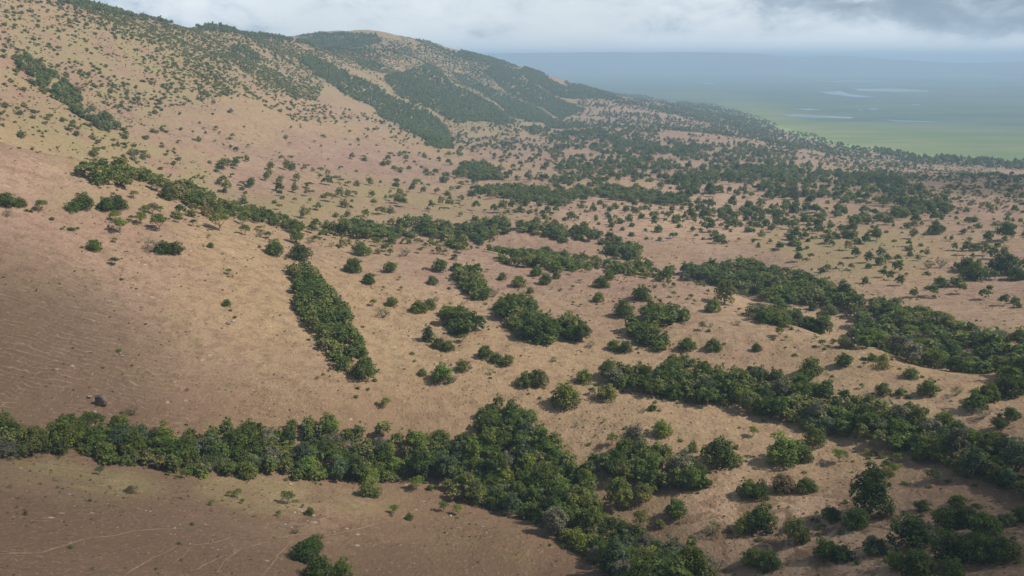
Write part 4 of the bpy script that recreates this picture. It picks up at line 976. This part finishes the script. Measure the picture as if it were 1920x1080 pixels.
sc([(1250, 335), (1400, 312), (1600, 322), (1700, 345), (1790, 395), (1760, 420), (1640, 425), (1560, 432), (1400, 405), (1280, 385)], 2.124, (3, 8.5), SAVD, 36, clump=.7, csize=30, where='in the plain\'s dense patch', group='bushes of the dense plain patch')
sc([(1290, 385), (1420, 400), (1620, 425), (1600, 450), (1480, 470), (1380, 460), (1290, 450)], 1.68, (2, 6.5), SAVD, 37, where=PLAIN, group=PG)
sc([(1480, 430), (2200, 400), (2200, 660), (1850, 615), (1700, 570), (1600, 540), (1500, 500)], 0.603, (1.5, 6), SAVD, 38, where=PLAIN, group=PG)
sc([(1500, 290), (1700, 300), (2200, 325), (2200, 420), (1790, 400), (1700, 345), (1600, 320)], 2.464, (1, 4), SCR, 39, clump=.6)
sc([(1640, 282), (1800, 300), (2200, 310), (2200, 324), (1800, 314), (1700, 304)], 1.8, (4, 8), SAVD, 40)
sc([(1050, 200), (1110, 182), (1200, 184), (1320, 204), (1430, 240), (1500, 275), (1500, 292), (1250, 262), (1050, 270)], 1.439, (2, 7), SAVD, 41, clump=.6, csize=90)
sc([(1105, 168), (1200, 175), (1300, 188), (1390, 208), (1460, 232), (1350, 220), (1240, 203), (1120, 188)], 0.935, (3, 7), SAVD, 42, clump=.5, csize=120)
sc([(1340, 206), (1440, 230), (1520, 256), (1620, 276), (1720, 290), (1620, 296), (1470, 280), (1380, 245)], 0.928, (3, 7), SAVD, 43, clump=.4, csize=90)
sc([(1090, 258), (1147, 265), (1210, 278), (1297, 283), (1335, 275), (1260, 267), (1197, 263), (1120, 255)], 3.0, (4, 8), SAVD, 44)
sc([(1060, 244), (1110, 249), (1167, 256), (1160, 264), (1075, 252)], 3.0, (4, 8), SAVD, 45)
sc([(975, 240), (1040, 243), (1085, 252), (1140, 262), (1160, 272), (1080, 266), (1000, 256)], 1.372, (4, 8), SAVD, 46, clump=.4)
sc([(840, 250), (960, 236), (1060, 262), (1060, 282), (850, 290)], 0.85, (3, 7), SAV, 47, clump=.4)
# hillside forests: trees that stand wall to wall
FOR = (('tree', 'bush', 'tree'), ('dark', 'green', 'blue'))
FORESTS = [
 [(563, 114), (587, 108), (640, 130), (707, 163), (773, 200), (827, 230), (850, 250), (842, 268), (800, 270), (773, 253), (753, 233), (707, 217), (697, 200), (640, 173), (600, 145)],
 [(717, 143), (757, 133), (800, 123), (827, 137), (867, 163), (907, 190), (947, 213), (970, 230), (940, 237), (907, 230), (867, 230), (827, 217), (773, 197), (740, 173)],
 [(853, 133), (880, 143), (913, 167), (957, 183), (1000, 200), (1033, 220), (1020, 230), (993, 230), (960, 220), (933, 197), (907, 180), (873, 157)],
 [(907, 137), (930, 123), (973, 133), (980, 150), (1023, 173), (1073, 193), (1097, 207), (1057, 220), (1023, 207), (957, 180), (930, 157)],
 [(973, 133), (987, 125), (1007, 135), (1057, 158), (1107, 178), (1133, 189), (1093, 187), (1040, 177), (990, 153)],
 [(1007, 227), (1040, 223), (1097, 233), (1073, 240), (1027, 237)], [(1113, 197), (1147, 203), (1120, 205)],
 [(553, 82), (600, 66), (650, 59), (700, 63), (715, 76), (690, 82), (640, 88), (590, 86)],
 [(100, -12), (187, 8), (267, 22), (333, 35), (400, 50), (467, 63), (552, 76), (548, 83), (467, 73), (400, 61), (333, 46), (267, 34), (187, 20), (100, 3)],
 [(432, 90), (450, 88), (475, 103), (490, 117), (470, 117), (450, 105)], [(25, 112), (62, 118), (80, 138), (115, 158), (155, 188), (185, 208), (222, 232), (230, 248), (195, 246), (145, 220), (95, 188), (50, 155)],
 [(660, 108), (690, 112), (715, 122), (712, 130), (680, 122)], [(800, 268), (845, 262), (860, 275), (820, 282), (790, 276)]]
N_FOR = []
for k, p in enumerate(FORESTS): sc(p, 6.5 if k not in (7, 8) else 5.0, (3.2, 6), FOR, 60 + k, group='FOREST')
sc([(827, 90), (873, 95), (940, 111), (975, 128), (927, 123), (873, 113), (833, 100)], 2.86, (3, 6), FOR, 80, group='FOREST')
# hillside scrub
sc([(-320, -160), (-20, -30), (100, -10), (300, 40), (560, 85), (640, 120), (600, 190), (460, 180), (330, 200), (230, 215), (120, 150), (-20, 75), (-320, -20)], 10.647, (1.0, 4.2), SCR, 90, clump=.55, csize=60)
sc([(300, 100), (480, 110), (600, 190), (640, 235), (560, 230), (430, 190), (320, 170)], 3.644, (2, 4.5), SCR, 91, clump=.4)
sc([(-320, -40), (-20, 80), (60, 130), (180, 225), (300, 265), (390, 300), (420, 350), (330, 335), (150, 300), (-20, 250), (-320, 180)], 2.873, (1.5, 5), SCR, 92, clump=.4)
sc([(230, 190), (330, 200), (420, 250), (480, 310), (400, 320), (300, 270)], 0.56, (2, 5), SAV, 93)
sc([(330, 190), (480, 200), (640, 240), (820, 300), (850, 340), (560, 320), (420, 270)], 0.136, (1.5, 5), SAV, 94)
sc([(600, 190), (700, 215), (790, 270), (760, 280), (640, 240)], 0.45, (2, 5), SAV, 95)
sc([(630, 85), (830, 88), (960, 130), (1000, 190), (900, 175), (840, 135), (720, 135), (560, 105)], 7.488, (1.5, 4.5), SCR, 96, clump=.5, csize=70)
sc([(640, 135), (720, 150), (760, 200), (830, 230), (780, 235), (700, 185)], 0.788, (2, 4), SAV, 97)
# saplings and small shrubs of the near ground
sc([(640, 445), (930, 470), (1200, 515), (1330, 545), (1480, 615), (1800, 705), (1700, 735), (1450, 690), (1150, 660), (900, 640), (700, 560)], 0.42, (.6, 1.9), SAP, 101, where='on the open spur', group='saplings dotting the spur')
sc([(580, 430), (760, 440), (940, 458), (1000, 500), (800, 480), (640, 470)], 1.28, (1.5, 4.2), YG, 102, where='under the left crown belt', group='small trees under the left crown belt')
sc([(1000, 500), (1290, 515), (1340, 545), (1200, 530), (1050, 512)], 0.75, (1, 3), YG, 103, where='along the spur\'s crest', group='small trees along the spur\'s crest')
sc([(60, 395), (600, 430), (640, 760), (0, 770), (0, 420)], .05, (.5, 1.4), SAP, 104, where='on the bald hillside', group='small shrubs of the bald hillside')
sc([(1000, 740), (1200, 760), (1600, 840), (1900, 960), (1900, 1090), (1250, 1000), (1100, 820)], .6, (.5, 1.8), SAP, 105, where='on the right slope', group='small shrubs of the right slope')
sc([(0, 900), (600, 930), (1000, 1020), (1000, 1090), (0, 1090)], .25, (.35, 1.0), SAP, 106, where='on the near slope', group='small shrubs of the near slope')

# the woods thin out raggedly above and beside their borders
sc([(560, 100), (640, 120), (720, 140), (830, 120), (980, 130), (1090, 190), (1110, 215), (1000, 240), (860, 275), (790, 280), (690, 215), (600, 160)], 0.405, (2, 5), FOR, 81, clump=.6, csize=55)
sc([(560, 72), (650, 58), (720, 68), (830, 88), (900, 100), (980, 130), (1060, 165), (900, 150), (800, 110), (700, 95), (600, 100)], 2.2, (2, 5), FOR, 82, clump=.5, csize=60)
sc([(400, 60), (560, 85), (720, 100), (700, 130), (560, 110), (460, 100)], 1.2, (1.5, 4), SCR, 83, clump=.4, csize=60)
sc([(1560, 420), (2200, 400), (2200, 640), (1700, 560)], .35, (.8, 3.5), SAVD, 84, clump=.5)
sc([(1700, 330), (2200, 330), (2200, 470), (1760, 440)], 0.48, (1.5, 6), SAVD, 85, clump=.5)

sc([(-320, -160), (-20, -30), (100, -10), (300, 40), (560, 85), (640, 120), (600, 190), (460, 180), (330, 220), (230, 260), (120, 230), (-320, 120)], 6.0, (.6, 1.8), SCR, 190, clump=.7, csize=35)
sc([(-320, 0), (-20, 120), (180, 225), (300, 265), (420, 330), (420, 370), (330, 345), (150, 310), (-20, 270), (-320, 200)], 5.0, (.5, 1.6), SCR, 191, clump=.7, csize=25)

sc([(1440, 262), (1560, 268), (1700, 292), (1770, 312), (1700, 335), (1560, 320), (1450, 290)], .65, (2, 6), SAVD, 192, clump=.5)
sc([(690, 60), (760, 66), (850, 92), (930, 112), (880, 118), (780, 100), (700, 84)], 2.0, (1.5, 4.5), SCR, 193, clump=.3)
sc([(1060, 150), (1110, 166), (1170, 184), (1140, 192), (1080, 178)], 4.0, (3, 6), FOR, 194, group='FOREST')

sc([(560, 80), (650, 62), (760, 70), (930, 112), (1060, 165), (1080, 215), (960, 235), (850, 260), (790, 270), (640, 150)], 5.5, (.8, 2.2), SCR, 195, clump=.6, csize=60)

sc([(320, 385), (430, 388), (560, 425), (700, 438), (760, 470), (640, 470), (520, 450), (420, 425)], .9, (1.5, 4.8), YG, 196, where='below the crest hedge', group='small trees below the crest hedge')

for a in SCAT: scatter(*a[0], **a[1])

def skirts():
    """saplings and low growth round the feet of the nearer bushes and along the edges of the thickets"""
    rs = np.random.default_rng(15); add = []
    for p in PLANTS:
        d = math.hypot(p['x'], p['y'])
        if d > 430 or p['w'] < 2.2: continue
        for _ in range(rs.poisson(1.5)):
            a = rs.uniform(0, 6.28); r = p['w'] * rs.uniform(0.42, 0.95); x, y = p['x'] + r * math.cos(a), p['y'] + r * math.sin(a)
            add.append((x, y, rs.uniform(0.35, 1.5), ('low', 'low', 'thin', 'bush')[rs.integers(4)], ('olive', 'green', 'dark', 'grey', 'bright')[rs.integers(5)]))
    z = height(np.array([q[0] for q in add]), np.array([q[1] for q in add]))
    for q, h in zip(add, z): plant(q[0], q[1], h, q[2], q[3], q[4])
skirts()

# ------------------------------------------------------------------ the largest in view become things, the rest one mass each
_t = 'first second third fourth fifth sixth seventh eighth ninth'.split()
ORD = _t + 'tenth eleventh twelfth thirteenth fourteenth fifteenth sixteenth seventeenth eighteenth nineteenth'.split()
for _a, _b in (('twenty', 'twentieth'), ('thirty', 'thirtieth'), ('forty', 'fortieth'), ('fifty', 'fiftieth'), ('sixty', 'sixtieth')): ORD += [_b] + [_a + '-' + q for q in _t]
def rank_and_build():
    P = PLANTS
    x = np.array([p['x'] for p in P]); y = np.array([p['y'] for p in P]); z = np.array([p['z'] for p in P]); w = np.array([p['w'] for p in P])
    lone = np.array([isinstance(p['label'], str) for p in P])
    hgt = np.array([SHAPES[p['shape']][0][2] for p in P])
    px, py = pixel_of(x, y, z + 0.5 * hgt * w)
    dist = np.sqrt(x * x + y * y + (z - CAMZ) ** 2); size = w * FPX / dist
    vis = (px > 3) & (px < 1917) & (py > 3) & (py < 1077)
    vis &= seen(x, y, z + hgt * w * 0.6, 0.2)
    kind = np.array(['tree' if p['shape'] in ('tree', 'small', 'flat', 'tall') else 'bush' for p in P])
    # lone plants always stand before the random ones; drop random ones that would grow into a lone one
    lx, ly, lw = x[lone], y[lone], w[lone]
    drop = np.zeros(len(P), bool)
    for i in np.where(~lone & (dist < 420))[0]:
        if (((lx - x[i]) ** 2 + (ly - y[i]) ** 2) < (0.42 * (lw + w[i])) ** 2).any(): drop[i] = True
    chosen = np.zeros(len(P), bool)
    for kd in ('tree', 'bush'):
        idx = np.where((kind == kd) & vis & ~drop & np.array([p['group'] != 'FOREST' for p in P]) & np.array([lone[i] or (P[i]['group'] is not None) for i in range(len(P))]))[0]
        order = idx[np.argsort(-(size[idx] + 1000 * lone[idx]))][:298]
        chosen[order] = True
    used = {}
    TW = {'dark': 'dark green', 'deep': 'very dark green', 'green': 'mid green', 'bright': 'bright green', 'olive': 'olive green', 'grey': 'greyish', 'blue': 'bluish green', 'brown': 'brown tinged', 'yellow': 'yellowish'}
    NW = {'tree': 'round crowned tree', 'small': 'small open tree', 'flat': 'flat topped tree', 'tall': 'tall domed tree', 'bush': 'dense bush', 'thin': 'half bare bush', 'low': 'low shrub'}
    rs = random.Random(5)
    for i in np.where(chosen)[0]:
        p = P[i]; cm, tm, h = SHAPES[p['shape']][rs.randrange(len(SHAPES[p['shape']]))]
        nm = str(kind[i])
        e = link(nm, None); e.empty_display_size = 0.2
        e.location = (p['x'], p['y'], p['z'] - 0.02 * p['w']); e.rotation_euler = (0, 0, rs.uniform(0, 6.283))
        s = p['w'] * 1.0; e.scale = (s * rs.uniform(0.93, 1.07), s * rs.uniform(0.93, 1.07), s * p['hs'])
        e['category'] = nm
        if isinstance(p['label'], str): e['label'] = p['label']
        else:
            e['group'] = p['group']; k = (TW[p['tint']] + ' ' + NW[p['shape']], p['label'][0])
            down = 'uphill' in k[1] or 'upper arm' in k[1]
            used.setdefault(k, []).append((py[i] if down else px[i], 'top' if down else 'left', e))
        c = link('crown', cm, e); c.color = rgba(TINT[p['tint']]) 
        link('trunk' if nm == 'tree' else 'stem', tm, e)
    for (what, where), row in used.items():                      # like plants of one stand are told apart by their order in it
        row.sort(key=lambda q: q[0])
        for n, (_, side, e) in enumerate(row):
            e['label'] = (what + ' ' + where) if len(row) == 1 else (ORD[n] + ' ' + what + ' from the ' + side + ' ' + where)
    mass(x, y, z, w, size, kind, ~chosen & ~drop, px, py)
def mass(x, y, z, w, size, kind, rest, px, py):
    """the remaining plants: one object per kind, its points carry low crowns as instances"""
    rs = np.random.default_rng(77)
    forest = np.array([p['group'] == 'FOREST' for p in PLANTS])
    hs = np.array([p['hs'] for p in PLANTS])
    protos = {}
    for lod, n, sz, mt in (('near', 420, 0.066, FOLM), ('mid', 150, 0.105, FOLM), ('far', 50, 0.18, FOLM), ('near wood', 330, 0.07, FOLW), ('mid wood', 120, 0.11, FOLW), ('far wood', 46, 0.19, FOLW), ('near scrub', 330, 0.07, FOLS), ('mid scrub', 120, 0.11, FOLS), ('far scrub', 42, 0.19, FOLS)):
        c = bpy.data.collections.new('crowns ' + lod); ks = ('bush', 'tree', 'small', 'low', 'flat')
        for k, sh in enumerate(ks):
            for q in range(2):
                cm, _, _ = make_shape(sh, 900 + 31 * k + q, n, sz, mt)
                o = bpy.data.objects.new('%02d %s' % (k * 2 + q, sh), cm); c.objects.link(o)
        protos[lod] = (c, {'bush': 0, 'tree': 2, 'small': 4, 'low': 6, 'flat': 8, 'thin': 6, 'tall': 2})
    lodn = np.where(size > 13, 0, np.where(size > 6, 1, 2))
    scrub = np.array([p['tint'] in ('olive', 'yellow', 'grey', 'bright') or p['shape'] in ('low', 'thin') for p in PLANTS]) & ~forest
    for name, sel, sfx in (('woods', rest & forest, ' wood'), ('grove', rest & ~forest & ~scrub, ''), ('shrubbery', rest & scrub, ' scrub')):
        idx = np.where(sel)[0]
        if not len(idx): continue
        ww = w[idx]
        which = np.array([protos['near'][1][PLANTS[i]['shape']] for i in idx]) + rs.integers(0, 2, len(idx))
        scatter_object(name, x[idx], y[idx], z[idx], np.c_[ww, ww, ww * hs[idx]], rs, [protos[l + sfx] for l in ('near', 'mid', 'far')], lodn[idx], which)
def scatter_object(name, x, y, z, size, rs, colls, lod, which):
    n = len(x); me = bpy.data.meshes.new(name); me.vertices.add(n)
    me.vertices.foreach_set('co', np.c_[x, y, z].astype(np.float32).ravel())
    def att(a, t, v):
        q = me.attributes.new(a, t, 'POINT'); q.data.foreach_set('value' if t != 'FLOAT_VECTOR' else 'vector', np.ascontiguousarray(v).ravel())
    att('size', 'FLOAT_VECTOR', size.astype(np.float32))
    att('turn', 'FLOAT_VECTOR', np.c_[np.zeros(n), np.zeros(n), rs.uniform(0, 6.283, n)].astype(np.float32))
    att('lod', 'INT', lod.astype(np.int32)); att('which', 'INT', which.astype(np.int32))
    o = link(name, me); o['kind'] = 'stuff'
    g = bpy.data.node_groups.new(name, 'GeometryNodeTree'); t = NT(g)
    g.interface.new_socket('Geometry', in_out='INPUT', socket_type='NodeSocketGeometry'); g.interface.new_socket('Geometry', in_out='OUTPUT', socket_type='NodeSocketGeometry')
    gi = t.node('NodeGroupInput'); go = t.node('NodeGroupOutput'); join = t.node('GeometryNodeJoinGeometry')
    def named(a, dt):
        q = t.node('GeometryNodeInputNamedAttribute', data_type=dt); q.inputs['Name'].default_value = a; return q.outputs['Attribute']
    for li, (coll, _) in enumerate(colls):
        ci = t.node('GeometryNodeCollectionInfo'); ci.inputs['Collection'].default_value = coll; ci.inputs['Separate Children'].default_value = True; ci.inputs['Reset Children'].default_value = True
        io = t.node('GeometryNodeInstanceOnPoints')
        cmpn = t.node('FunctionNodeCompare', data_type='INT', operation='EQUAL')
        t.l.new(named('lod', 'INT'), cmpn.inputs[2]); cmpn.inputs[3].default_value = li
        t.l.new(gi.outputs[0], io.inputs['Points']); t.l.new(cmpn.outputs[0], io.inputs['Selection']); t.l.new(ci.outputs[0], io.inputs['Instance'])
        io.inputs['Pick Instance'].default_value = True
        t.l.new(named('which', 'INT'), io.inputs['Instance Index'])
        er = t.node('FunctionNodeEulerToRotation'); t.l.new(named('turn', 'FLOAT_VECTOR'), er.inputs[0]); t.l.new(er.outputs[0], io.inputs['Rotation'])
        t.l.new(named('size', 'FLOAT_VECTOR'), io.inputs['Scale'])
        t.l.new(io.outputs[0], join.inputs[0])
    t.l.new(join.outputs[0], go.inputs[0])
    o.modifiers.new('instances', 'NODES').node_group = g
rank_and_build()
def tussocks():
    """dry grass clumps and dwarf shrubs, countless, on the near slopes and thinner over the plain"""
    rs = np.random.default_rng(404); X, Y, D = [], [], []
    for r0, r1, per100, w0, w1 in ((85, 190, 26, .15, .6), (190, 380, 11, .2, .8), (380, 1000, 2.6, .35, 1.3)):
        n = int(0.5 * 1.3 * (r1 ** 2 - r0 ** 2) * per100 / 100)
        a = rs.uniform(-.65, .65, n); r = np.sqrt(rs.uniform(r0 ** 2, r1 ** 2, n)); x, y = r * np.sin(a), r * np.cos(a)
        k = fbm(x / 14, y / 14, 55, 4) > rs.uniform(0.34, 0.60, n); X.append(x[k]); Y.append(y[k]); D.append(w0 + (w1 - w0) * rs.random(k.sum()) ** 2.2)
    x, y, w = map(np.concatenate, (X, Y, D)); z = height(x, y)
    c = bpy.data.collections.new('tussock shapes')
    for k, (sh, n, sz) in enumerate((('low', 40, .2), ('low', 26, .26), ('thin', 30, .15), ('bush', 40, .2))):
        c.objects.link(bpy.data.objects.new('%02d' % k, make_shape(sh, 1200 + k, n, sz, DRY)[0]))
    scatter_object('undergrowth', x, y, z, np.c_[w, w, w * .8], rs, [(c, None)], np.zeros(len(x), int), rs.integers(0, 4, len(x)))
tussocks()

# ------------------------------------------------------------------ boulders, stones and footpaths
def stone_material(name, a, b_):
    m, t, b = material(name)
    p = t.node('ShaderNodeTexCoord').outputs['Object']
    t.put(b.inputs['Base Color'], t.mix(t.step(t.noise(p, 2.5, 6, 0.65), 0.35, 0.65), rgba(a), rgba(b_)))
    bp = t.node('ShaderNodeBump'); bp.inputs['Distance'].default_value = 0.15; t.put(bp.inputs['Height'], t.noise(p, 5.0, 6, 0.7)); t.put(b.inputs['Normal'], bp.outputs[0])
    return m
DARKSTONE = stone_material('dark_rock', (0.10, 0.075, 0.062), (0.23, 0.175, 0.14)); PALESTONE = stone_material('pale_rock', (0.20, 0.16, 0.12), (0.42, 0.35, 0.27))
def rock_mesh(seed, sub, mat, flat=0.7):
    import bmesh
    bm = bmesh.new(); bmesh.ops.create_icosphere(bm, subdivisions=sub, radius=0.5)
    rs = np.random.default_rng(seed); pl = rs.normal(size=(9, 3)); pl /= np.linalg.norm(pl, axis=1)[:, None]; ds = rs.uniform(0.26, 0.44, 9)
    for v in bm.verts:
        p = np.array(v.co)
        for n, d in zip(pl, ds):                                 # flat broken faces
            q = p @ n
            if q > d: p = p - n * (q - d)
        p += rs.normal(0, 0.012, 3); v.co = (p[0], p[1], p[2] * flat)
    me = bpy.data.meshes.new('rock'); bm.to_mesh(me); bm.free(); me.materials.append(mat); return me
PALE = [rock_mesh(40 + k, 2, PALESTONE, 0.6) for k in range(4)]
def build_rocks():
    rs = random.Random(9)
    def one(name, px, py, w, hh, mesh, label, rot=0.0, tilt=0.0, group=None):
        g = ground_at(px, py)[0]; s = w * math.hypot(g[3], g[2] - CAMZ) / FPX
        o = link(name, mesh); o.location = (g[0], g[1], g[2] + s * hh * 0.25); o.scale = (s, s * 0.9, s * hh); o.rotation_euler = (tilt, 0.1, rot)
        o['label'] = label; o['category'] = 'rock'
        if group: o['group'] = group
    one('boulder', 191, 760, 20, 1.7, rock_mesh(12, 3, DARKSTONE, 0.8), 'big dark upright boulder alone on the terraced hillside above the front thicket', 0.5, 0.12)
    one('boulder', 168, 746, 10, 0.9, PALE[0], 'grey boulder up left of the dark upright one on the hillside', 1.0)
    one('boulder', 428, 607, 12, 0.5, rock_mesh(5, 2, DARKSTONE, 0.5), 'dark flat rock below the scrub line on the bald hillside', 0.3)
    one('boulder', 438, 603, 9, 0.5, PALE[1], 'pale flat rock beside the dark one on the bald hillside', 0.3)
    names = ['pale broken rock', 'pale flat rock', 'pale angular rock', 'pale rounded rock']
    spots = [(226, 664, 7, 'under the bright scrub on the terraced hillside'), (218, 667, 6, 'left of the bright scrub on the terraced hillside'), (230, 668, 5, 'right of the bright scrub on the terraced hillside'),
             (560, 956, 7, 'above the others near the dark little flat topped tree'), (566, 960, 6, 'touching the thin dark sapling on the near slope'), (588, 968, 8, 'right below the bush among pale rocks'), (576, 978, 6, 'below the bush among pale rocks'),
             (552, 962, 6, 'at the left of the rocky patch on the near slope'), (535, 985, 7, 'by the path above the lowest clump'), (546, 990, 6, 'just above the lowest clump at the bottom edge'), (282, 960, 5, 'on the middle of the near slope'),
             (274, 958, 5, 'touching the middle rock of the near slope'), (338, 985, 5, 'beside the path on the near slope'), (130, 928, 6, 'by the brown low bush on the near slope'), (220, 990, 5, 'above the lower path on the near slope'),
             (845, 968, 6, 'under the right little tree below the front thicket'), (860, 990, 5, 'below the two little trees on the near slope'), (912, 1000, 5, 'on the near slope under the front thicket\'s right half'), (905, 988, 5, 'close under the front thicket\'s shadow edge')]
    for k, (px, py, w, where) in enumerate(spots):
        one('rock', px, py, w, 0.8, PALE[k % 4], names[k % 4] + ' ' + where, rs.uniform(0, 6), 0, 'pale rocks lying on the slopes')
    # loose stones and clods, far too many to count
    V, F = [], []; base = np.array([v.co for v in PALE[0].vertices])
    ico = rock_mesh(77, 1, PALESTONE); bv = np.array([v.co for v in ico.vertices]); bf = np.array([p.vertices[:] for p in ico.polygons])
    for nm, mat, areas, sz in (('stones', PALESTONE, [((180, 600), (300, 780), 170), ((20, 900), (320, 1000), 120), ((500, 930), (640, 1010), 90), ((260, 930), (480, 1080), 110), ((640, 950), (1000, 1080), 60), ((600, 560), (760, 760), 25), ((800, 660), (1000, 780), 50)], (0.08, 0.42)),
                               ('rubble', stone_material('clod', (0.085, 0.058, 0.038), (0.20, 0.14, 0.095)), [((985, 755), (1220, 850), 230), ((840, 715), (930, 770), 40), ((930, 610), (1010, 680), 60), ((140, 900), (260, 960), 60), ((1280, 880), (1560, 1080), 130), ((760, 940), (880, 1000), 80), ((1000, 520), (1140, 590), 60), ((1580, 840), (1760, 920), 60)], (0.15, 0.6))):
        V, F = [], []; r2 = np.random.default_rng(len(nm))
        for (x0, y0), (x1, y1), n in areas:
            c = np.array([(x0 + x1) / 2, (y0 + y1) / 2]); hw = np.array([(x1 - x0) / 2, (y1 - y0) / 2])
            q = c + np.clip(r2.normal(0, 0.45, (n, 2)), -1, 1) * hw
            for g in ground_at(q[:, 0], q[:, 1]):
                if not np.isfinite(g[0]): continue
                s = sz[0] + (sz[1] - sz[0]) * r2.random() ** 3.5; a = r2.uniform(0, 6.28); co, si = math.cos(a), math.sin(a)
                w = bv * (s * r2.uniform(0.7, 1.3), s, s * 0.8); w = np.c_[w[:, 0] * co - w[:, 1] * si, w[:, 0] * si + w[:, 1] * co, w[:, 2]] + (g[0], g[1], g[2] + s * 0.1)
                F.append(bf + len(V) * len(bv)); V.append(w)
        o = link(nm, mesh_from(nm, np.concatenate(V), np.concatenate(F), mat, False)); o['kind'] = 'stuff'
build_rocks()
def build_paths():
    m, t, b = material('trodden_earth')
    pos = t.node('ShaderNodeNewGeometry').outputs['Position']
    t.put(b.inputs['Base Color'], t.mix(t.step(t.noise(pos, 0.8, 5, 0.65), 0.3, 0.7), rgba((0.29, 0.195, 0.125)), rgba((0.19, 0.122, 0.076))))
    routes = [([(-20, 1040), (60, 1038), (110, 1028), (160, 1012), (215, 1005), (245, 998), (280, 993), (335, 992), (380, 986)], .55), ([(-20, 1032), (30, 1038), (60, 1038)], .4),
              ([(340, 1023), (400, 1019), (425, 1013), (440, 1008), (480, 1012), (520, 1010), (560, 1003), (610, 1005), (660, 994), (740, 975)], .6), ([(345, 1080), (400, 1053), (440, 1035), (480, 1022), (520, 1010)], .5),
              ([(400, 1082), (430, 1045), (445, 1017)], .4), ([(490, 1082), (510, 1055), (530, 1035), (560, 1003)], .4), ([(230, 1080), (270, 1055), (310, 1036), (340, 1023)], .4), ([(235, 955), (255, 972), (275, 990)], .35), ([(320, 1060), (345, 1042), (360, 1025)], .3),
              ([(640, 1040), (700, 1025), (740, 1010), (760, 1000)], .3), ([(-20, 592), (80, 575), (140, 573), (200, 567), (250, 560)], .35), ([(-20, 626), (60, 615), (130, 602), (200, 590)], .3), ([(0, 545), (60, 540), (110, 532), (150, 528)], .3), ([(40, 648), (110, 640), (160, 632)], .3), ([(0, 690), (60, 684), (130, 676)], .3),
              ([(490, 715), (540, 702), (590, 690)], .3), ([(300, 765), (360, 742), (400, 728)], .3)]
    for pts_, w in routes:
        p = np.array(pts_, float); tt = np.linspace(0, len(p) - 1, 14 * (len(p) - 1)); k = np.clip(tt.astype(int), 0, len(p) - 2); f = (tt - k)[:, None]
        g = lambda i: p[np.clip(i, 0, len(p) - 1)]
        q = 0.5 * ((2 * g(k)) + (g(k + 1) - g(k - 1)) * f + (2 * g(k - 1) - 5 * g(k) + 4 * g(k + 1) - g(k + 2)) * f ** 2 + (3 * g(k) - g(k - 1) - 3 * g(k + 1) + g(k + 2)) * f ** 3)
        h = ground_at(q[:, 0], q[:, 1]); h = h[np.isfinite(h[:, 0])]
        if len(h) < 4: continue
        xy = h[:, :2] + np.c_[fbm(h[:, 0] / 3, h[:, 1] / 3, 8) - .5, fbm(h[:, 0] / 3, h[:, 1] / 3, 18) - .5] * 0.9
        d = np.gradient(xy, axis=0); d /= np.linalg.norm(d, axis=1)[:, None] + 1e-9; nn = np.c_[-d[:, 1], d[:, 0]]
        ww = w * (0.35 + 0.75 * fbm(xy[:, 0] / 2.2, xy[:, 1] / 2.2, 31))[:, None] * 0.55 * np.clip(np.minimum(np.arange(len(xy)), len(xy) - 1 - np.arange(len(xy))) / 8, 0.1, 1)[:, None] * 0.5
        V = []; 
        for sgn in (-1, 0, 1):
            e = xy + nn * ww * sgn; V.append(np.c_[e, height(e[:, 0], e[:, 1]) + 0.05])
        n = len(xy); V = np.concatenate(V); i = np.arange(n - 1)
        F = np.concatenate([np.stack([i, i + 1, i + 1 + n, i + n], 1), np.stack([i + n, i + 1 + n, i + 1 + 2 * n, i + 2 * n], 1)])
        structure('path', mesh_from('path', V, F[:, ::-1], m, True))
build_paths()
